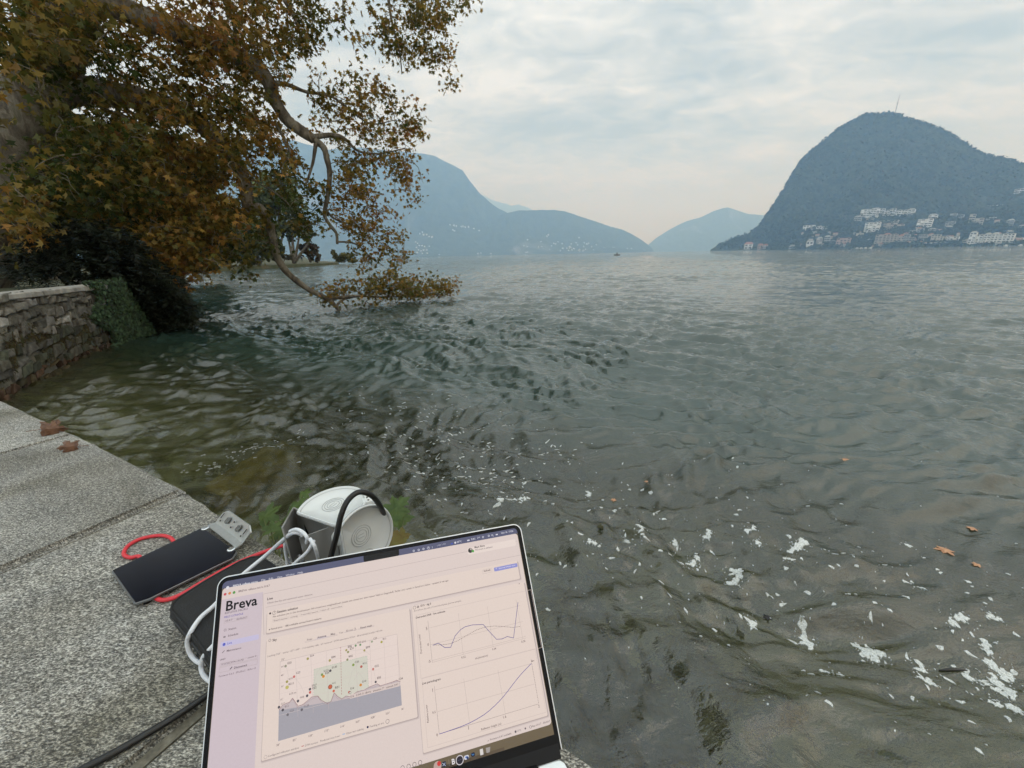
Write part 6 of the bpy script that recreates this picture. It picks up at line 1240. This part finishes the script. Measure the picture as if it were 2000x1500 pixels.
for a in [
    (1679, 1697, 411, 423, 'white', 4, 'leftmost block of the white terraced row highest above the shore', 'rows', .35), (1697, 1716, 410, 422, 'white', 4, 'second block from the left of the high white terraced row', 'rows', .35), (1716, 1736, 409, 421, 'white', 4, 'third block from the left of the high white terraced row', 'rows', .35), (1736, 1758, 409, 421, 'white', 4, 'fourth block from the left of the high white terraced row', 'rows', .35), (1758, 1784, 408, 420, 'white', 4, 'rightmost block of the high white terraced row', 'rows', .35),
    (1566, 1592, 438, 451, 'white', 4, 'left half of the pale terraced flats at the foot of the left slope', 'grid', .4), (1592, 1618, 437, 450, 'white', 4, 'right half of the pale terraced flats at the foot of the left slope', 'grid', .4), (1582, 1595, 453, 458, 'white', 2, 'small white house just below the left terraced flats', 'rows', 0),
    (1666, 1681, 425, 434, 'grey', 3, 'small grey block left below the high white row', 'rows', .1), (1689, 1704, 427, 437, 'cream', 4, 'cream block under the middle of the high white row', 'rows', .2), (1686, 1715, 437, 456, 'white', 6, 'white block with a chequered balcony front below the high row', 'grid', .2), (1706, 1752, 429, 437, 'cream', 3, 'long cream terrace in the middle of the hillside', 'rows', .5), (1724, 1762, 437, 448, 'tan', 4, 'tan block right below the long cream terrace', 'rows', .2),
    (1709, 1754, 450, 459, 'tan', 3, 'long tan block above the biggest tan block', 'rows', .4), (1707, 1762, 460, 479, 'tan', 6, 'biggest tan balcony block at the waterfront centre', 'grid', .1), (1763, 1784, 460, 474, 'grey', 5, 'grey block right beside the biggest tan block', 'rows', 0), (1788, 1815, 430, 447, 'white', 5, 'bright white stepped villa block on the slope', 'rows', .5), (1761, 1801, 448, 457, 'grey', 3, 'pale grey long block under the bright stepped villas', 'grid', 0), (1791, 1807, 460, 474, 'grey', 5, 'narrow grey tower among trees near the waterfront', 'rows', 0),
    (1817, 1849, 457, 475, 'cream', 6, 'tall cream slab block near the right waterfront', 'grid', 0), (1848, 1869, 458, 475, 'white', 6, 'white balcony tower joined to the tall cream slab', 'grid', 0), (1892, 1968, 456, 479, 'white', 6, 'large pale hotel with a grid of balconies on the right shore', 'grid', .25), (1877, 1894, 470, 479, 'cream', 2, 'low cream annex left of the large pale hotel', 'rows', 0), (1974, 2008, 457, 474, 'white', 4, 'white block cut by the right edge beside the hotel', 'rows', .1), (1988, 2010, 441, 452, 'white', 3, 'white curved house above the edge block at far right', 'rows', 0),
    (1949, 1975, 432, 441, 'grey', 3, 'grey house uphill of the large hotel', 'rows', .1), (1890, 1901, 421, 436, 'cream', 4, 'slim cream tower house on the upper right slope', 'rows', 0), (1902, 1917, 428, 440, 'cream', 3, 'cream house just right of the slim tower house', 'rows', 0), (1918, 1941, 426, 433, 'white', 2, 'low white villa row on the upper right slope', 'rows', 0), (1813, 1829, 421, 427, 'white', 2, 'white villa above the bright stepped block', 'rows', 0), (1855, 1879, 418, 426, 'grey', 3, 'grey villa in the trees at upper right', 'rows', 0), (1928, 1955, 401, 404, 'white', 1, 'thin white house highest on the right slope', 'rows', 0), (1845, 1863, 434, 442, 'grey', 3, 'grey house above the long low wall', 'rows', 0), (1815, 1869, 444, 450, 'cream', 2, 'long low cream terrace across the right slope', 'rows', .2),
    (1572, 1587, 473, 485, 'white', 2, 'white portal shaped house at the waterline', 'grid', 0), (1630, 1658, 464, 482, 'pink', 6, 'pinkish stepped block at the waterfront left of centre', 'grid', .3), (1592, 1604, 467, 480, 'cream', 4, 'narrow cream block behind the white portal house', 'rows', 0), (1607, 1630, 464, 478, 'grey', 4, 'dark grey block beside the pinkish stepped block', 'rows', 0), (1669, 1684, 457, 468, 'cream', 3, 'cream block half hidden in the trees at centre', 'rows', 0), (1809, 1844, 474, 479, 'white', 1, 'long low white boathouse row on the waterfront', 'rows', 0),
    (1540, 1553, 482, 486, 'white', 1, 'tiny white boathouse at the left waterline', 'rows', 0), (1451, 1470, 478, 487, 'white', 2, 'white villa with red roof at the mountain foot', 'villa', 0), (1478, 1490, 480, 487, 'pink', 2, 'pink villa with red roof at the mountain foot', 'villa', 0), (1490, 1499, 480, 486, 'white', 2, 'small white villa beside the pink villa', 'villa', 0), (1981, 2000, 370, 377, 'white', 2, 'pale villa high at the right edge of the slope', 'rows', 0)]:
    building(*a[:7], style=a[7], step=a[8])

# woodland on the near mountain: one mass of crowns
g = np.random.default_rng(77); P = []; Cc = []
def wood(n_, fx, fy, cols, keep=lambda x, y: True):
    for _ in range(n_):
        x, y = fx(), fy()
        if not keep(x, y): continue
        p = hit(x, y)
        if p is None or p.z < 1: continue
        s_ = g.uniform(.6, 1.4); c = cols[g.integers(0, len(cols))]
        for q in range(5): P.append((p.x + g.normal(0, 2.6), p.y + g.normal(0, 2.6), p.z + 4.5 + g.normal(0, 2.6))); Cc.append(np.array(c) * s_ * g.uniform(.8, 1.2))
WC0 = [(0.030, 0.046, 0.024), (0.044, 0.056, 0.028), (0.058, 0.060, 0.030), (0.024, 0.038, 0.022), (0.075, 0.058, 0.032)]
WC = [(0.022, 0.040, 0.018), (0.034, 0.048, 0.022), (0.05, 0.055, 0.022), (0.026, 0.042, 0.026)]
wood(4200, lambda: g.uniform(1400, 2030), lambda: 487 - abs(g.normal(0, 30)), WC)
for _ in range(650):
    x = g.uniform(1410, 2020); y = 486 - abs(g.normal(0, 22)); p = hit(x, y)
    if p is None: continue
    p = p - (p - CAMP).normalized() * 22; hgt = g.uniform(4, 9); c = np.array(WC[g.integers(0, 4)]) * g.uniform(.6, 1.5)
    for q in range(7): P.append((p.x + g.normal(0, 3.2), p.y + g.normal(0, 3.2), max(1.5, p.z - 2 + hgt * g.uniform(0, 1.0)))); Cc.append(c * g.uniform(.8, 1.2))
for _ in range(8500):                      # the closed forest on the slopes above
    x = g.uniform(1440, 2030); p = hit(x, g.uniform(222, 470))
    if p is None: continue
    c = np.array(WC0[g.integers(0, 5)]) * 1.1 * g.uniform(.85, 1.2)
    for q in range(2): P.append((p.x + g.normal(0, 4), p.y + g.normal(0, 4), p.z + g.uniform(0, 5))); Cc.append(c * g.uniform(.85, 1.15))
xs_ = np.array([1482, 1515, 1546, 1580, 1632, 1690, 1740, 1768, 1836, 1872, 1920, 1965, 2010]); ys_ = np.array([440, 392, 340, 296, 254, 222, 219, 230, 250, 270, 300, 310, 322])
for _ in range(420):
    x = g.uniform(1482, 2008); p = hit(x, np.interp(x, xs_, ys_) + g.uniform(1, 5))
    if p is None: continue
    for q in range(4): P.append((p.x + g.normal(0, 2.4), p.y + g.normal(0, 2.4), p.z + g.uniform(0, 9))); Cc.append(np.array(WC[g.integers(0, 4)]) * g.uniform(.8, 1.2))
P = np.array(P); Cc = np.array(Cc)
tag(link('woodland', leaf_mesh('woodland', P, rand_rot(len(P), g, .1, 1.0), g.uniform(4.5, 9.0, len(P)), Cc, BL, BF), tinted('woodland_green', .9, .1, .1, .3, .05)), 'dark woodland covering the right mountain between the buildings', None, None, 'stuff')

# mast on the summit
tp = hit(1748, 222); mast = tag(empty('radio_mast', tuple(tp)), 'thin radio mast on the summit of the right mountain', 'mast'); H_ = 80
mb = MB(); mb.tube([(0, 0, -3), (1.0, 0, H_ * .55)], [1.5, 1.2], 6); child_l('tower', mb.mesh('tower'), mat('mast_grey', (.28, .26, .26), .7), mast)
mb = MB(); mb.tube([(1.0, 0, H_ * .55), (2.2, 0, H_)], [1.15, .7], 6); child_l('antenna_pole', mb.mesh('antenna_pole'), mat('mast_red', (.32, .2, .19), .7), mast)
mb = MB(); mb.box((1.0, 0, H_ * .55), (3, 3, .8)); mb.box((0.6, 0, H_ * .3), (2.4, 2.4, .6)); child_l('platforms', mb.mesh('platforms'), mat('mast_grey_b', (.28, .26, .26), .7), mast)

# hillside villages on the far left mountain and the centre hill
hm = MB(); hm.box((0, 0, 3), (9, 7, 12)); house_me = hm.mesh('wall'); house_me.materials.append(wallc['white'])
rm = MB(); rm.add([(-10, -8, 15), (10, -8, 15), (10, 8, 15), (-10, 8, 15), (-10, 0, 20), (10, 0, 20)], [(0, 1, 5, 4), (2, 3, 4, 5), (1, 2, 5), (3, 0, 4), (3, 2, 1, 0)]); hroof_me = rm.mesh('roof'); hroof_me.materials.append(roofm)
hr = random.Random(4)
def house(px, py, which, label, group, sc):
    p = hit(px, py, which)
    if p is None: return
    o = tag(empty('hillside_house', tuple(p)), label, 'house', group); o.rotation_euler = (0, 0, hr.uniform(-.5, .5)); o.scale = (sc * hr.uniform(.8, 1.5), sc, sc * hr.uniform(.7, 1.1))
    for nm, me in (('wall', house_me), ('roof', hroof_me)): q = bpy.data.objects.new(nm, me); C.objects.link(q); q.parent = o
def vil(lst, which, label, group, sc):
    for cx, cy_ in lst: house(760 + .28 * cx, 280 + .28 * cy_, which, label, group, sc)
vil([(215, 632), (232, 622), (240, 640), (262, 638), (280, 652), (300, 655)], 'mountain_left', 'white house in the small cluster above the left village', 'upper left hamlet', .85)
vil([(425, 570), (452, 574), (468, 580), (503, 582), (515, 582), (530, 586), (553, 585), (590, 596), (445, 606), (455, 612), (628, 610)], 'mountain_left', 'white house in the level row halfway up the left mountain', 'houses halfway up the left mountain', .9)
vil([(185, 690), (198, 700), (210, 715), (190, 728), (230, 716), (248, 722), (205, 745), (222, 752), (240, 748), (262, 745), (195, 765), (265, 770), (280, 720), (232, 770), (350, 778)], 'mountain_left', 'white house in the scattered village low at the left mountain foot', 'low left village', .8)
vil([(620, 772), (640, 768), (710, 772), (955, 764), (966, 760), (812, 540), (826, 543)], 'mountain_left', 'white house alone on the shore below the left mountain', 'shore houses below the left mountain', .9)
cl_ = [(1040 + hr.gauss(110, 75), 740 + hr.uniform(-55, 20)) for _ in range(26)] + [(hr.uniform(1250, 1460), hr.uniform(695, 758)) for _ in range(26)] + [(hr.uniform(1480, 1580), hr.uniform(725, 750)) for _ in range(8)] + [(1325, 660), (1100, 650), (1110, 640), (965, 675), (1660, 735), (1690, 735)]
vil(cl_, 'hill_centre', 'pale house in the waterside village under the low centre hill', 'village under the centre hill', .8)

cm_ = {}
for k_, (wc_, rc_) in enumerate((('cream', tilem), ('grey', roofm), ('tan', tilem))):
    a_ = house_me.copy(); a_.materials.clear(); a_.materials.append(wallc[wc_]); b_ = hroof_me.copy(); b_.materials.clear(); b_.materials.append(rc_); cm_[k_] = (a_, b_)
for _ in range(46):
    px = hr.uniform(1555, 1998); py = 484 - abs(hr.gauss(0, 20)); p = hit(px, py)
    if p is None: continue
    o = tag(empty('hillside_house', tuple(p - (p - CAMP).normalized() * 14)), 'small muted house among the trees below the right mountain', 'house', 'small houses among the trees under the right mountain'); o.rotation_euler = (0, 0, hr.uniform(-.6, .6)); sc = hr.uniform(.35, .62); o.scale = (sc * hr.uniform(.8, 1.6), sc, sc)
    for nm, me in zip(('wall', 'roof'), cm_[hr.randrange(3)]): q = bpy.data.objects.new(nm, me); C.objects.link(q); q.parent = o

# a lone dark boat far out
bp = onz(1205, 498.6, 0); bo = tag(empty('rowing_boat', (bp.x, bp.y, 0.0)), 'tiny dark boat with one upright figure far out on the lake', 'boat')
mb = MB(); sec = [(-1.5, .05, .45), (-1.0, .42, .40), (0, .55, .38), (1.0, .45, .42), (1.6, .05, .55)]
for x, w_, h_ in sec: mb.v += [(x, -w_, h_), (x, -w_ * .6, -.1), (x, w_ * .6, -.1), (x, w_, h_)]
mb.f = [(i * 4 + j, i * 4 + j + 1, (i + 1) * 4 + j + 1, (i + 1) * 4 + j) for i in range(4) for j in range(3)] + [(0, 3, 2, 1), (16, 17, 18, 19)] + [(i * 4 + 3, i * 4, (i + 1) * 4, (i + 1) * 4 + 3) for i in range(4)]
child_l('hull', mb.mesh('hull', True), mat('dark_boat_paint', (.03, .03, .035), .5), bo)
mb = MB(); mb.tube([(0, 0, .35), (0, 0, .8), (0, 0, 1.15), (0, 0, 1.3), (0, 0, 1.5), (0, 0, 1.62)], [.22, .26, .24, .09, .13, .05], 10); child_l('rower_figure', mb.mesh('rower_figure', True), dk, bo)
# small white boats moored along the right shore
for i, px in enumerate((1673, 1681, 1690, 1699, 1962, 1990)):
    b_ = onz(px, 481.5 if px < 1900 else 480.0, 0); d = ray(px, 487); d = Vector((d.x, d.y, 0)).normalized() * (2020 if px < 1900 else 1890); o = tag(empty('moored_boat', (d.x, d.y, 0)), ['leftmost of four tiny white boats moored under the centre trees', 'second from left of four tiny white boats under the centre trees', 'third from left of four tiny white boats under the centre trees', 'rightmost of four tiny white boats moored under the centre trees', 'tiny white boat moored off the large pale hotel', 'tiny white boat moored at the right edge of the picture'][i], 'boat', 'moored boats centre' if px < 1900 else 'moored boats right')
    mb = MB(); k = 4.0
    for x, w_, h_ in sec: mb.v += [(x * k, -w_ * k, h_ * k), (x * k, -w_ * .6 * k, -.1), (x * k, w_ * .6 * k, -.1), (x * k, w_ * k, h_ * k)]
    mb.f = [(i_ * 4 + j, i_ * 4 + j + 1, (i_ + 1) * 4 + j + 1, (i_ + 1) * 4 + j) for i_ in range(4) for j in range(3)] + [(0, 3, 2, 1), (16, 17, 18, 19)] + [(i_ * 4 + 3, i_ * 4, (i_ + 1) * 4, (i_ + 1) * 4 + 3) for i_ in range(4)]
    child_l('hull', mb.mesh('hull', True), wallc['white'], o); mb = MB(); mb.box((.5, 0, 2.4), (2, 1.2, .8)); child_l('cabin', bevelled(mb.mesh('cabin'), .2, 1), wallc['white'], o)
